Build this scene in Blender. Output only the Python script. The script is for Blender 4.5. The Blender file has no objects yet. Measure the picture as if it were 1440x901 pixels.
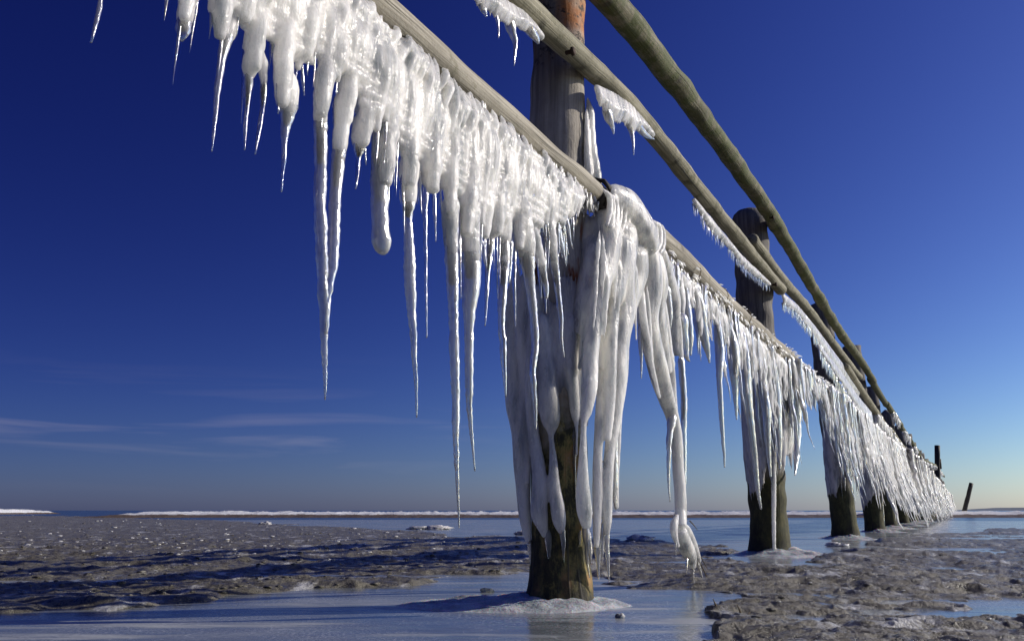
import bpy, math, random
import numpy as np
from mathutils import Vector, noise
random.seed(7); rng = np.random.default_rng(7)
sc = bpy.context.scene

# ------------------------------------------------------------------ camera
H = 0.315; F = 1250.0; PITCH = math.radians(12.05)
cd = bpy.data.cameras.new('camera'); cam = bpy.data.objects.new('camera', cd)
sc.collection.objects.link(cam); sc.camera = cam
cd.sensor_width = 36; cd.lens = 31.25; cd.clip_start = 0.02; cd.clip_end = 20000
cam.location = (0, 0, H); cam.rotation_euler = (math.radians(90) + PITCH, 0, 0)
sc.view_settings.view_transform = 'Standard'; sc.view_settings.look = 'None'
sc.view_settings.exposure = 0.0; sc.view_settings.gamma = 1.0

# ------------------------------------------------------------------ sun and sky
SUN_EL = math.radians(26); SUN_AZ = math.radians(78)          # azimuth clockwise from +Y
sdir = Vector((math.sin(SUN_AZ)*math.cos(SUN_EL), math.cos(SUN_AZ)*math.cos(SUN_EL), math.sin(SUN_EL)))
sl = bpy.data.lights.new('sun', 'SUN'); sl.energy = 4.0; sl.angle = math.radians(0.5); sl.color = (1, .93, .82)
so = bpy.data.objects.new('sun', sl); sc.collection.objects.link(so)
so.rotation_euler = (-sdir).to_track_quat('-Z', 'Y').to_euler()

w = bpy.data.worlds.new("World"); sc.world = w; w.use_nodes = True
nt = w.node_tree; L = nt.links.new; bg = nt.nodes['Background']
def N(t, **k):
    n = nt.nodes.new(t)
    for a, b in k.items(): setattr(n, a, b)
    return n
sky = N('ShaderNodeTexSky', sky_type='NISHITA', sun_disc=False)
sky.sun_elevation = SUN_EL; sky.sun_rotation = SUN_AZ; sky.dust_density = .3; sky.ozone_density = 6
def M(op, a, b=None, c=None, clamp=False):
    n = N('ShaderNodeMath', operation=op); n.use_clamp = clamp
    for i, v in enumerate((a, b, c)):
        if v is None: continue
        if hasattr(v, 'links') or hasattr(v, 'is_linked'): L(v, n.inputs[i])
        else: n.inputs[i].default_value = v
    return n.outputs[0]
tc = N('ShaderNodeTexCoord'); sx = N('ShaderNodeSeparateXYZ'); L(tc.outputs['Generated'], sx.inputs[0])
dot = N('ShaderNodeVectorMath', operation='DOT_PRODUCT'); L(tc.outputs['Generated'], dot.inputs[0]); dot.inputs[1].default_value = sdir
zc = M('MAXIMUM', sx.outputs[2], 0.0)
hz = M('EXPONENT', M('MULTIPLY', zc, -1/.12))
cc = M('MINIMUM', dot.outputs['Value'], .8)
sc3 = N('ShaderNodeSeparateColor'); L(sky.outputs[0], sc3.inputs[0])
cmb = N('ShaderNodeCombineColor')
# polarising filter of the photograph: deepens the sky away from the sun
for i, (g, k0, k1, k2) in enumerate(((1.912, .03, 1.36, -.395), (1.902, -.601, 1.30, .277), (1.389, -.525, .76, .431))):
    base = M('POWER', M('MULTIPLY', sc3.outputs[i], .1), g)
    ex = M('EXPONENT', M('ADD', M('MULTIPLY_ADD', cc, k1, k0), M('MULTIPLY', hz, k2)))
    L(M('MULTIPLY', M('MULTIPLY', base, ex), 10.0), cmb.inputs[i])
# thin cirrus streaks low in the sky
az = M('ARCTAN2', sx.outputs[0], sx.outputs[1])
cv = N('ShaderNodeCombineXYZ'); L(M('MULTIPLY', az, 3.0), cv.inputs[0]); L(M('MULTIPLY', sx.outputs[2], 42.0), cv.inputs[1])
nz = N('ShaderNodeTexNoise'); nz.inputs['Scale'].default_value = 1.0; nz.inputs['Detail'].default_value = 6; nz.inputs['Distortion'].default_value = .6
L(cv.outputs[0], nz.inputs['Vector'])
band = M('EXPONENT', M('MULTIPLY', M('POWER', M('ABSOLUTE', M('SUBTRACT', sx.outputs[2], .085)), 2.0), -1/.0016))
cl = M('MULTIPLY', M('MULTIPLY', M('SUBTRACT', nz.outputs[0], .53), 5.0, clamp=True), band)
cl = M('MULTIPLY', cl, M('MULTIPLY', M('MULTIPLY_ADD', az, -4.0, .3, clamp=True), .42))
mx = N('ShaderNodeMix', data_type='RGBA'); L(cl, mx.inputs[0]); L(cmb.outputs[0], mx.inputs[6]); va = N('ShaderNodeVectorMath', operation='ADD'); L(cmb.outputs[0], va.inputs[0]); va.inputs[1].default_value = (2.0, 1.55, 1.1); L(va.outputs[0], mx.inputs[7])
L(mx.outputs[2], bg.inputs[0]); bg.inputs[1].default_value = 0.1
sc.cycles.max_bounces = 10; sc.cycles.transmission_bounces = 8; sc.cycles.glossy_bounces = 3; sc.cycles.diffuse_bounces = 3
sc.cycles.caustics_reflective = False; sc.cycles.caustics_refractive = False

# ------------------------------------------------------------------ placing helpers (the fence stands in one vertical plane)
cp, sp_ = math.cos(PITCH), math.sin(PITCH)
def ray(px, py):
    u = (px-720)/F; v = (450.5-py)/F
    return Vector((u, cp - v*sp_, sp_ + v*cp))
ORG = Vector((0, 0, H))
def ground(px, py, z=0.0):
    d = ray(px, py); return ORG + d*((z-H)/d.z)
hd = ray(1362, 717); D = Vector((hd.x, hd.y, 0)).normalized(); NN = Vector((D.y, -D.x, 0))
P1 = ground(788, 850)
def W(s, off, z): return P1 + D*s + NN*off + Vector((0, 0, z))
def FP(px, py, off=0.14):
    d = ray(px, py); t = (NN.dot(P1) + off - NN.dot(ORG))/NN.dot(d); return ORG + d*t
def YP(px, py, Y):
    d = ray(px, py); return ORG + d*(Y/d.y)
def SZ(p): return (p - P1).dot(D), p.z
def mpp(p): return (p-ORG).dot(Vector((0, cp, sp_)))/F       # metres per photo pixel at p

# ------------------------------------------------------------------ materials
def mat(name):
    m = bpy.data.materials.new(name); m.use_nodes = True
    nt = m.node_tree; return m, nt, nt.nodes['Principled BSDF'], nt.nodes['Material Output']
class G:
    def __init__(s, nt): s.nt = nt
    def n(s, t, **k):
        n = s.nt.nodes.new(t)
        for a, b in k.items(): setattr(n, a, b)
        return n
    def l(s, a, b): s.nt.links.new(a, b)
    def noise(s, vec, scale, detail=4, rough=.55, dist=0):
        n = s.n('ShaderNodeTexNoise'); n.inputs['Scale'].default_value = scale; n.inputs['Detail'].default_value = detail
        n.inputs['Roughness'].default_value = rough; n.inputs['Distortion'].default_value = dist; s.l(vec, n.inputs['Vector']); return n.outputs[0]
    def ramp(s, x, stops):
        r = s.n('ShaderNodeValToRGB'); s.l(x, r.inputs[0]); e = r.color_ramp.elements
        while len(e) < len(stops): e.new(.5)
        for q, (p, c) in zip(e, stops):
            q.position = p; q.color = c if len(c) == 4 else (*c, 1)
        return r.outputs[0]
    def mapr(s, x, a, b, c=0, d=1):
        r = s.n('ShaderNodeMapRange'); s.l(x, r.inputs[0])
        for i, v in enumerate((a, b, c, d)): r.inputs[i+1].default_value = v
        return r.outputs[0]
    def math(s, op, a, b):
        n = s.n('ShaderNodeMath', operation=op)
        for i, v in enumerate((a, b)):
            if isinstance(v, (int, float)): n.inputs[i].default_value = v
            else: s.l(v, n.inputs[i])
        return n.outputs[0]
    def mix(s, f, a, b):
        n = s.n('ShaderNodeMix', data_type='RGBA')
        for i, v in ((0, f), (6, a), (7, b)):
            if isinstance(v, (int, float)): n.inputs[i].default_value = v
            elif isinstance(v, tuple): n.inputs[i].default_value = (*v, 1)
            else: s.l(v, n.inputs[i])
        return n.outputs[2]
    def bump(s, h, strength, dist, nrm=None):
        b = s.n('ShaderNodeBump'); b.inputs['Strength'].default_value = strength; b.inputs['Distance'].default_value = dist
        s.l(h, b.inputs['Height'])
        if nrm is not None: s.l(nrm, b.inputs['Normal'])
        return b.outputs[0]
    def scaled(s, vec, v):
        n = s.n('ShaderNodeMapping'); n.inputs['Scale'].default_value = v; s.l(vec, n.inputs[0]); return n.outputs[0]
    def pos(s): return s.n('ShaderNodeNewGeometry').outputs['Position']

def ice_material(name, clear):
    m, nt, b, out = mat(name); g = G(nt); pos = g.pos()
    st = g.scaled(pos, (1, 1, .4))
    n1 = g.noise(g.scaled(pos, (1, 1, .22)), 17, 5, .6); n2 = g.noise(g.scaled(pos, (1, 1, .6 if clear else .24)), 38 if clear else 46, 3, .5, .4); n3 = g.noise(pos, 130, 3, .6)
    col = g.ramp(n1, [(.34, (.54, .56, .56)), (.45, (.76, .755, .73)), (.60, (.89, .87, .81))])
    g.l(col, b.inputs['Base Color'])
    g.l(g.mapr(n2, .35, .65, .05, .26) if clear else g.mapr(n2, .35, .65, .14, .42), b.inputs['Roughness'])
    b.inputs['IOR'].default_value = 1.31
    b.inputs['Specular IOR Level'].default_value = .6
    if clear:
        fz = g.n('ShaderNodeAttribute', attribute_name='thick')      # thin ice is glassy, thick ice is full of air
        tr = g.mapr(fz.outputs['Fac'], .1, 1.0, .95, .58)
        b.inputs['Subsurface Weight'].default_value = .8; b.inputs['Subsurface Radius'].default_value = (1, 1, 1); b.inputs['Subsurface Scale'].default_value = .02
        tr = g.math('ADD', tr, g.mapr(n1, .35, .65, -.15, .15))
        g.l(tr, b.inputs['Transmission Weight'])
        g.l(g.ramp(n1, [(.3, (.80, .82, .82)), (.6, (.93, .92, .88))]), b.inputs['Base Color'])
    else:
        b.inputs['Subsurface Weight'].default_value = 1.0
        b.inputs['Subsurface Radius'].default_value = (.95, 1.0, 1.0)
        b.inputs['Subsurface Scale'].default_value = .055
        b.inputs['Coat Weight'].default_value = .35; b.inputs['Coat Roughness'].default_value = .05; b.inputs['Coat IOR'].default_value = 1.4
        g.l(g.mapr(n1, .40, .60, .28, 0), b.inputs['Transmission Weight'])
    stk = g.noise(g.scaled(pos, (1, 1, .12)), 75, 3, .6)
    h = g.math('ADD', g.math('MULTIPLY', n2, 1.0 if clear else .55), g.math('ADD', g.math('MULTIPLY', n3, .55 if clear else .32), g.math('MULTIPLY', stk, .25 if clear else .6)))
    nr = g.bump(h, .5, .006 if clear else .011)
    g.l(nr, b.inputs['Normal'])
    if not clear: g.l(g.bump(g.math('ADD', n2, g.math('MULTIPLY', n3, 1.3)), .9, .012), b.inputs['Coat Normal'])
    return m
ICE = ice_material('frozen_white_ice', False)
CLEAR = ice_material('glassy_ice', True)

def wood_material(name, c1, c2, moss, mosslevel=.55, post=False, rust=False):
    m, nt, b, out = mat(name); g = G(nt); pos = g.pos()
    at = g.n('ShaderNodeAttribute', attribute_name='grain')         # coordinates along and round the timber
    v = at.outputs['Vector']
    gr = g.noise(g.scaled(v, (1.0, 26, 26)), 2.2, 6, .65)
    big = g.noise(pos, 7, 5, .6); fine = g.noise(pos, 70, 4, .7)
    col = g.ramp(gr, [(.28, tuple(x*.45 for x in c1)), (.45, c1), (.68, c2)])
    mm = g.ramp(g.noise(pos, 11, 6, .7), [(mosslevel-.06, (0, 0, 0)), (mosslevel+.08, (1, 1, 1))])
    col = g.mix(mm, col, moss)
    vo = g.n('ShaderNodeTexVoronoi'); vo.inputs['Scale'].default_value = 5.5; g.l(g.scaled(pos, (1, 1, 1)), vo.inputs['Vector'])
    col = g.mix(g.mapr(vo.outputs['Distance'], .16, .07, 0, .8), col, tuple(x*.28 for x in c1))
    stn = g.noise(pos, 3.3, 5, .65); col = g.mix(g.mapr(stn, .50, .68, 0, .55), col, tuple(x*.62 for x in c1))
    sep = g.n('ShaderNodeSeparateXYZ'); g.l(pos, sep.inputs[0])
    if post:
        zz = g.math('ADD', sep.outputs[2], g.mapr(big, .2, .8, -.22, .22))
        alg = g.mapr(zz, .66, .50, 0, 1)
        acol = g.ramp(g.noise(g.scaled(pos, (1, 1, .45)), 21, 7, .75), [(.3, (.012, .011, .006)), (.45, (.035, .033, .010)), (.53, (.20, .17, .05)), (.64, (.36, .21, .075))] if rust else [(.25, (.014, .013, .008)), (.5, (.060, .060, .020)), (.75, (.15, .135, .045))])
        col = g.mix(alg, col, acol)
        dark = g.mapr(zz, .16, .02, 0, .8)
        col = g.mix(dark, col, (.014, .012, .009))
    if rust:
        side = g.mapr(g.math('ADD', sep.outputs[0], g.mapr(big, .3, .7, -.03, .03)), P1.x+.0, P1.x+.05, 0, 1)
        r1 = g.math('MULTIPLY', g.mapr(sep.outputs[2], 2.03, 2.14, 0, 1), g.mapr(big, .40, .52, .5, 1))
        rc = g.math('MULTIPLY', g.mapr(sep.outputs[2], 1.92, 2.0, 0, 1), g.mapr(g.noise(g.scaled(pos, (1, 1, .25)), 20, 4), .45, .6, 0, .7))
        col = g.mix(rc, col, (.46, .25, .08))
        r1 = g.math('MULTIPLY', r1, side); col = g.mix(r1, col, (.42, .15, .035))
        r2 = g.math('MULTIPLY', g.mapr(sep.outputs[2], 1.93, 1.98, 0, 1), g.mapr(g.noise(pos, 22, 5, .7), .52, .60, 0, 1))
        col = g.mix(r2, col, (.02, .013, .009))
        col = g.mix(g.math('MULTIPLY', g.mapr(sep.outputs[2], 1.75, 2.0, 0, .75), g.mapr(side, 0, 1, 1, 0)), col, (.05, .04, .035))  # shade painted on the upper part, on the side away from the sun
        r3 = g.math('MULTIPLY', g.math('MULTIPLY', g.mapr(sep.outputs[2], .95, 1.05, 0, 1), g.mapr(sep.outputs[2], 1.42, 1.32, 0, 1)), g.mapr(g.noise(g.scaled(pos, (1, 1, .3)), 14, 3), .48, .56, 0, 1))
        col = g.mix(r3, col, (.20, .07, .03))
    g.l(col, b.inputs['Base Color']); b.inputs['Roughness'].default_value = .78
    crack = g.noise(g.scaled(v, (.9, 34, 34)), 1.4, 3, .5)
    col = g.mix(g.mapr(crack, .36, .30, 0, .85), col, tuple(x*.15 for x in c1)); g.l(col, b.inputs['Base Color'])
    cr = g.ramp(crack, [(.33, (0, 0, 0)), (.40, (1, 1, 1))])
    h = g.math('ADD', g.math('MULTIPLY', gr, .6), g.math('ADD', g.math('MULTIPLY', fine, .5), g.math('MULTIPLY', cr, .4)))
    g.l(g.bump(h, .75, .007), b.inputs['Normal'])
    return m
M_RAIL = wood_material('bleached_rail_wood', (.33, .30, .235), (.60, .56, .46), (.17, .16, .09), .64)
M_RAIL2 = wood_material('weathered_rail_wood', (.24, .225, .15), (.45, .42, .31), (.11, .11, .05), .58)
M_RAIL3 = wood_material('mossy_rail_wood', (.17, .155, .10), (.29, .26, .17), (.085, .10, .028), .44)
M_POST = wood_material('grey_post_wood', (.13, .12, .11), (.25, .23, .20), (.08, .07, .05), .66, post=True)
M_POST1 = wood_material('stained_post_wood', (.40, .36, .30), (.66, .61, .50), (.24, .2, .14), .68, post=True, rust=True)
def simple(name, col, rough=.6, metal=0):
    m, nt, b, out = mat(name); g = G(nt)
    n = g.noise(g.pos(), 60, 4)
    c = g.mix(n, tuple(x*.6 for x in col), tuple(min(1, x*1.3) for x in col)); g.l(c, b.inputs['Base Color'])
    b.inputs['Roughness'].default_value = rough; b.inputs['Metallic'].default_value = metal
    g.l(g.bump(n, .4, .003), b.inputs['Normal']); return m
M_IRON = simple('rusted_iron', (.05, .028, .018), .8, .3)
M_DARK = simple('wet_black_timber', (.035, .03, .024), .7)
M_TWIG = simple('dry_reed', (.16, .12, .06), .7)

# ------------------------------------------------------------------ mesh helpers
class Bag:
    def __init__(s): s.v = []; s.f = []; s.th = []; s.gr = []; s.n = 0
    def tube(s, pts, rad, sides=10, rough=.0, seed=0, thick=None, flat=None, nf=40.0, capend=True):
        """pts list of Vector, rad list; closed tapered tube with irregular radius"""
        P = np.array([tuple(p) for p in pts], float); R = np.array(rad, float); n = len(P)
        T = np.gradient(P, axis=0) if n > 2 else np.repeat(P[1:]-P[:1], n, 0)
        T /= np.linalg.norm(T, axis=1)[:, None] + 1e-12
        ref = np.array([0, 0, 1.0]) if abs(T[n//2][2]) < .7 else np.array([D.x, D.y, 0])
        A = np.cross(T, ref); A /= np.linalg.norm(A, axis=1)[:, None]; B = np.cross(T, A)
        th = np.linspace(0, 2*math.pi, sides, endpoint=False)
        ca, sa = np.cos(th), np.sin(th)
        rr = np.repeat(R[:, None], sides, 1)
        if rough:
            o = seed*7.31
            for i in range(n):
                for j in range(sides):
                    rr[i, j] *= 1 + rough*noise.noise(Vector((P[i, 0]*nf*.6+ca[j]*.9+o, P[i, 1]*nf*.6+sa[j]*.9, P[i, 2]*nf)))*2
        fl = 1.0 if flat is None else flat
        V = P[:, None, :] + rr[:, :, None]*(ca[None, :, None]*A[:, None, :] + fl*sa[None, :, None]*B[:, None, :])
        base = s.n; s.v.append(V.reshape(-1, 3))
        ln = np.concatenate([[0], np.cumsum(np.linalg.norm(np.diff(P, axis=0), axis=1))])
        s.gr.append(np.stack([np.repeat(ln[:, None], sides, 1), np.repeat(ca[None], n, 0)*.1, np.repeat(sa[None], n, 0)*.1+seed], -1).reshape(-1, 3))
        tk = R/.018 if thick is None else np.full(n, thick)
        s.th.append(np.repeat(np.clip(tk, 0, 1)[:, None], sides, 1).reshape(-1))
        i = np.arange(n-1)[:, None]*sides; j = np.arange(sides)[None]; k = (j+1) % sides
        s.f += [tuple(q) for q in (base + np.stack([i+j, i+sides+j, i+sides+k, i+k], -1).reshape(-1, 4))]
        s.f.append(tuple(base + np.arange(sides))); s.f.append(tuple(base + (n-1)*sides + np.arange(sides)[::-1]))
        s.n += n*sides
    def blob(s, c, r, seed=0, sub=2, sc_=(1, 1, 1), amp=.25):
        import bmesh
        bm = bmesh.new(); bmesh.ops.create_icosphere(bm, subdivisions=sub, radius=1)
        V = []
        for v in bm.verts:
            k = 1 + amp*noise.fractal(v.co*1.6 + Vector((seed*3.7, seed, 0)), 1.0, 2.0, 3)
            V.append((c[0]+v.co.x*r*k*sc_[0], c[1]+v.co.y*r*k*sc_[1], c[2]+v.co.z*r*k*sc_[2]))
        s.f += [tuple(x.index + s.n for x in f.verts) for f in bm.faces]
        s.v.append(np.array(V)); s.th.append(np.full(len(V), 1.0)); s.gr.append(np.array(V)); s.n += len(V); bm.free()
    def build(s, name, m, parent=None, smooth=True, remesh=None, label=None, kind=None, soft=3):
        V = np.concatenate(s.v) if s.v else np.zeros((0, 3))
        o0 = np.array(tuple(parent.location)) if parent else np.zeros(3)
        p = parent
        while p is not None and p.parent is not None:
            p = p.parent; o0 = o0 + np.array(tuple(p.location))
        me = bpy.data.meshes.new(name); me.from_pydata((V-o0).tolist(), [], s.f)
        me.materials.append(m)
        if smooth: me.polygons.foreach_set('use_smooth', [True]*len(me.polygons))
        a = me.attributes.new('thick', 'FLOAT', 'POINT'); a.data.foreach_set('value', np.concatenate(s.th))
        a = me.attributes.new('grain', 'FLOAT_VECTOR', 'POINT'); a.data.foreach_set('vector', np.concatenate(s.gr).reshape(-1))
        ob = bpy.data.objects.new(name, me); sc.collection.objects.link(ob)
        if parent: ob.parent = parent
        if remesh:
            r = ob.modifiers.new('fuse', 'REMESH'); r.mode = 'VOXEL'; r.voxel_size = remesh; r.use_smooth_shade = True
            q = ob.modifiers.new('soften', 'SMOOTH'); q.factor = .5; q.iterations = soft
        if label: ob['label'] = label
        if kind: ob['kind'] = kind
        return ob
def thing(name, loc, label, cat, group=None):
    o = bpy.data.objects.new(name, None); sc.collection.objects.link(o); o.location = loc; o.empty_display_size = .05
    o['label'] = label; o['category'] = cat
    if group: o['group'] = group
    return o
def tag(o, label, cat, group=None):
    o['label'] = label; o['category'] = cat
    if group: o['group'] = group
    return o
def spline(cps, step):
    """Catmull-Rom through (Vector, radius)"""
    P = [c[0] for c in cps]; R = [c[1] for c in cps]; out = []; rr = []
    n = len(P)
    for i in range(n-1):
        p0 = P[max(i-1, 0)]; p1 = P[i]; p2 = P[i+1]; p3 = P[min(i+2, n-1)]
        r0 = R[max(i-1, 0)]; r1 = R[i]; r2 = R[i+1]; r3 = R[min(i+2, n-1)]
        k = max(2, int((p2-p1).length/step))
        for j in range(k):
            t = j/k; t2 = t*t; t3 = t2*t
            cr = lambda a, b, c, d: .5*((2*b)+(c-a)*t+(2*a-5*b+4*c-d)*t2+(3*b-a-3*c+d)*t3)
            out.append(Vector([cr(p0[q], p1[q], p2[q], p3[q]) for q in range(3)]))
            lo, hi = min(r1, r2), max(r1, r2)
            rr.append(min(hi, max(lo, cr(r0, r1, r2, r3))))
    out.append(P[-1]); rr.append(R[-1]); return out, rr
def icicle_path(p0, length, r0, seed, lean=(0, 0), bead=.16, step=.012, sharp=1.0, bulge=0):
    n = max(6, int(length/step)); pts = []; rad = []
    ph = seed*1.7; wob = r0*.35
    for i in range(n+1):
        t = i/n; z = -length*t
        x = wob*noise.noise(Vector((seed*1.3, t*length*9, 0)))*2*min(1, t*3); y = wob*noise.noise(Vector((seed*2.1, t*length*9, 5)))*2*min(1, t*3)
        x += lean[0]*length*t*t; y += lean[1]*length*t*t
        r = r0*((1-t)**(.75*sharp)*.92 + .08*(1-t)) * (1 + bead*math.sin(z*520+ph+3*noise.noise(Vector((seed, z*30, 1)))) * min(1, .25+t) + .35*noise.noise(Vector((seed*3, z*14, 9))))
        if bulge: r *= 1 + bulge*math.exp(-((t-.62)/.12)**2)
        rad.append(max(r, r0*.02+.0002)); pts.append(p0 + D*x + NN*y + Vector((0, 0, z)))
    return pts, rad
def px_icicle(trace, off=.16, seed=1, bead=.10, step=.010, plane='F', Y=None):
    """trace of (px, py, width_px) -> spline points in the fence plane, with real radii"""
    cps = []
    for (x, y, wd) in trace:
        p = FP(x, y, off) if Y is None else YP(x, y, Y)
        cps.append((p, max(.0004, wd*.5*mpp(p))))
    pts, rr = spline(cps, step)
    for i, (p, r) in enumerate(zip(pts, rr)):
        fr = .55/max(r, .004); bk = min(1, .008/max(r, .001))
        rr[i] = r*(1 + bead*bk*math.sin(p.z*330+seed+5*noise.noise(Vector((seed, p.z*12, 1)))) + bead*2.2*(.45+.55*bk)*noise.noise(Vector((seed*3, p.z*min(fr*.7, 60), 2))))
        j = r*.4; fj = 4.5 if r > .010 else 16
        pts[i] = p + D*(j*noise.noise(Vector((p.z*fj, seed, 0)))) + NN*(j*noise.noise(Vector((p.z*fj, seed, 7))))
    for i, k in enumerate((.15, .5, .75, .9)):
        if i < len(rr): rr[i] *= k
    return pts, rr

# ------------------------------------------------------------------ fence timbers
def depth_to_s(Y): return (Y - P1.y)/D.y
post_Y = [P1.y, 6.65, 10.4, 13.7, 16.1, 19.3, 22.6, 25.8, 29.2, 32.5, 35.9, 39.4, 43, 47, 51, 55, 59]
S = [depth_to_s(y) for y in post_Y]
top_px = [None, 292, 434, 512, 566, 594, 614, 624, 640, 648, 655, 659, 664, 672, 668, 680, 684]
fence = thing('groyne_fence', P1, 'weathered wooden groyne fence of posts and three pole rails, ice hanging along it', 'fence')
tops = []
def post_mesh(s, ztop, r, m, seed, lean=(0, 0), domed=True, slope=0, res=.03, sides=28):
    b = Bag(); n = int((ztop+.15)/res); pts = []; rad = []
    cx_ = -.04 if seed == 4 else 0
    for i in range(n+1):
        z = -.15 + (ztop+.15)*i/n
        k = 1 + .20*math.exp(-max(z, 0)/.09) + .06*noise.noise(Vector((seed, z*1.6, 0)))
        if z > ztop - r*.8 and domed:
            q = (z-(ztop-r*.8))/(r*.8); k *= math.sqrt(max(.02, 1-q*q))
        pts.append(W(s, cx_, z) + Vector((lean[0]*z, lean[1]*z, 0)) + Vector((.012*noise.noise(Vector((seed, z*1.1, 3))), .012*noise.noise(Vector((seed, z*1.1, 8))), 0)))
        rad.append(r*k)
    b.tube(pts, rad, sides=sides, rough=.055, seed=seed, nf=9)
    return b
for i, s in enumerate(S):
    if i == 0: zt = 2.75; r = .102
    else:
        zt = YP(1362-(1362-787)*post_Y[0]/post_Y[i], top_px[i], post_Y[i]).z + (.28 if i > 2 else .08 if i == 2 else 0); r = .136
    tops.append(zt)
    lean = (0.004, 0) if i == 0 else (random.uniform(-.012, .012), random.uniform(-.01, .01))
    if i == 0: lean = (.006, 0)
    elif i == 1: lean = (-.004, 0)
    elif i == 2: lean = (-.042, 0)
    else: lean = (-.05+lean[0], lean[1])
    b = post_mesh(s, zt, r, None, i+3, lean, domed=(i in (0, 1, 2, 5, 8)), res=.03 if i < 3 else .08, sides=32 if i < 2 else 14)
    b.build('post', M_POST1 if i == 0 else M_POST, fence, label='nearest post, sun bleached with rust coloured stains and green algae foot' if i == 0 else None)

for i in range(7, 16):
    sm = (S[i]+S[i+1])/2 + random.uniform(-.3, .3); Ym = P1.y + sm*D.y
    zt = YP(1362-(1362-787)*post_Y[0]/Ym, [622, 633, 645, 655, 652, 668, 664, 678, 676][i-7], Ym).z
    b = post_mesh(sm, zt, .12, None, i+40, (random.uniform(-.05, .02), 0), domed=False, res=.1, sides=10); b.build('post', M_POST, fence)
def rail(cps, r0, r1, m, seed, rough=.06, step=.035, sides=18, taperend=True):
    pts, rr = spline([(p, r0+(r1-r0)*i/(len(cps)-1)) for i, p in enumerate(cps)], step)
    for i, p in enumerate(pts):
        s_, z_ = SZ(p)
        k = 1 + .10*noise.noise(Vector((s_*2.2, seed, 0))) + .12*max(0, noise.noise(Vector((s_*5, seed, 4)))-.25)*2
        rr[i] *= k
        pts[i] = p + Vector((0, 0, .008*noise.noise(Vector((s_*.9, seed, 2))))) + NN*(.006*noise.noise(Vector((s_*.9, seed, 6))))
    if taperend:
        rr[0] *= .82; rr[-1] *= .8
    b = Bag(); b.tube(pts, rr, sides=sides, rough=rough, seed=seed, nf=9)
    return b, pts
LO = .145
# lower rails
def line(a, b, n): return [a.lerp(b, i/n) for i in range(n+1)]
pA1 = FP(838, 276, LO); pA0 = FP(600, 74, LO)
dA = (pA1-pA0).normalized()
Astart = pA1 - dA*3.15
b, railA = rail(line(Astart, pA1, 6), .046, .044, M_RAIL, 11, sides=28, step=.02)
b.build('rail', M_RAIL, fence)
pB0 = FP(866, 296, LO); pB1 = FP(1113, 507, LO)
b, railB = rail([pB0, FP(940, 350, LO), FP(1020, 428, LO), pB1], .056, .056, M_RAIL, 12, sides=22)
b.build('rail', M_RAIL, fence)
zlo = [SZ(pA1)[1], SZ(pB1)[1]]
def interp(tab, x):
    if x <= tab[0][0]: return tab[0][1]
    for (a, fa), (c, fc) in zip(tab, tab[1:]):
        if x <= c: return fa + (fc-fa)*(x-a)/(c-a)
    return tab[-1][1]
TL = [SZ(FP(x, y, LO)) for x, y in [(866, 296), (1113, 507), (1134, 527), (1158, 545), (1190, 570), (1215, 592), (1245, 622)]]
TL += [(TL[-1][0]+10, TL[-1][1]-.06), (TL[-1][0]+40, TL[-1][1]-.2)]
def zl(s):    # height of the lower rail
    if s < TL[0][0]: return SZ(pA1)[1] + (SZ(pA1)[1]-SZ(pA0)[1])/(SZ(pA1)[0]-SZ(pA0)[0])*(min(s, .1)-SZ(pA1)[0])
    return interp(TL, s)
for i in range(1, len(S)-1):
    a, c = S[i]-.15, S[i+1]+.1
    b, _ = rail([W(a+(c-a)*t, LO-.02*(i % 2), zl(a+(c-a)*t)) for t in (0, .33, .66, 1)], .06, .055, M_RAIL, 20+i, sides=12, step=.12)
    b.build('rail', M_RAIL, fence)
# middle rails
mid_tr = [(650, -68), (722, -2), (780, 50), (823, 89), (862, 124), (913, 182), (967, 248), (1012, 304), (1060, 362), (1098, 408)]
b, railM = rail([FP(x, y, LO) for x, y in mid_tr], .043, .042, M_RAIL2, 31, sides=22, step=.03)
b.build('rail', M_RAIL2, fence)
b, _ = rail([FP(x, y, LO-.07) for x, y in [(1057, 336), (1098, 392), (1130, 428), (1178, 492), (1208, 530)]], .045, .05, M_RAIL2, 32, sides=16)
b.build('rail', M_RAIL2, fence)
TM = [SZ(FP(x, y, LO)) for x, y in [(1178, 500), (1200, 533), (1224, 568), (1250, 603), (1275, 636)]]
TM += [(TM[-1][0]+12, TM[-1][1]+.05), (TM[-1][0]+40, TM[-1][1])]
def zm(s): return interp(TM, s) + .008*math.sin(s*.9+1)
for i in range(2, len(S)-1):
    a, c = S[i]-.1, S[i+1]+.15
    b, _ = rail([W(a+(c-a)*t, LO-.03*(i % 2), zm(a+(c-a)*t)) for t in (0, .33, .66, 1)], .05, .05, M_RAIL2, 40+i, sides=10, step=.15)
    b.build('rail', M_RAIL2, fence)
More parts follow.
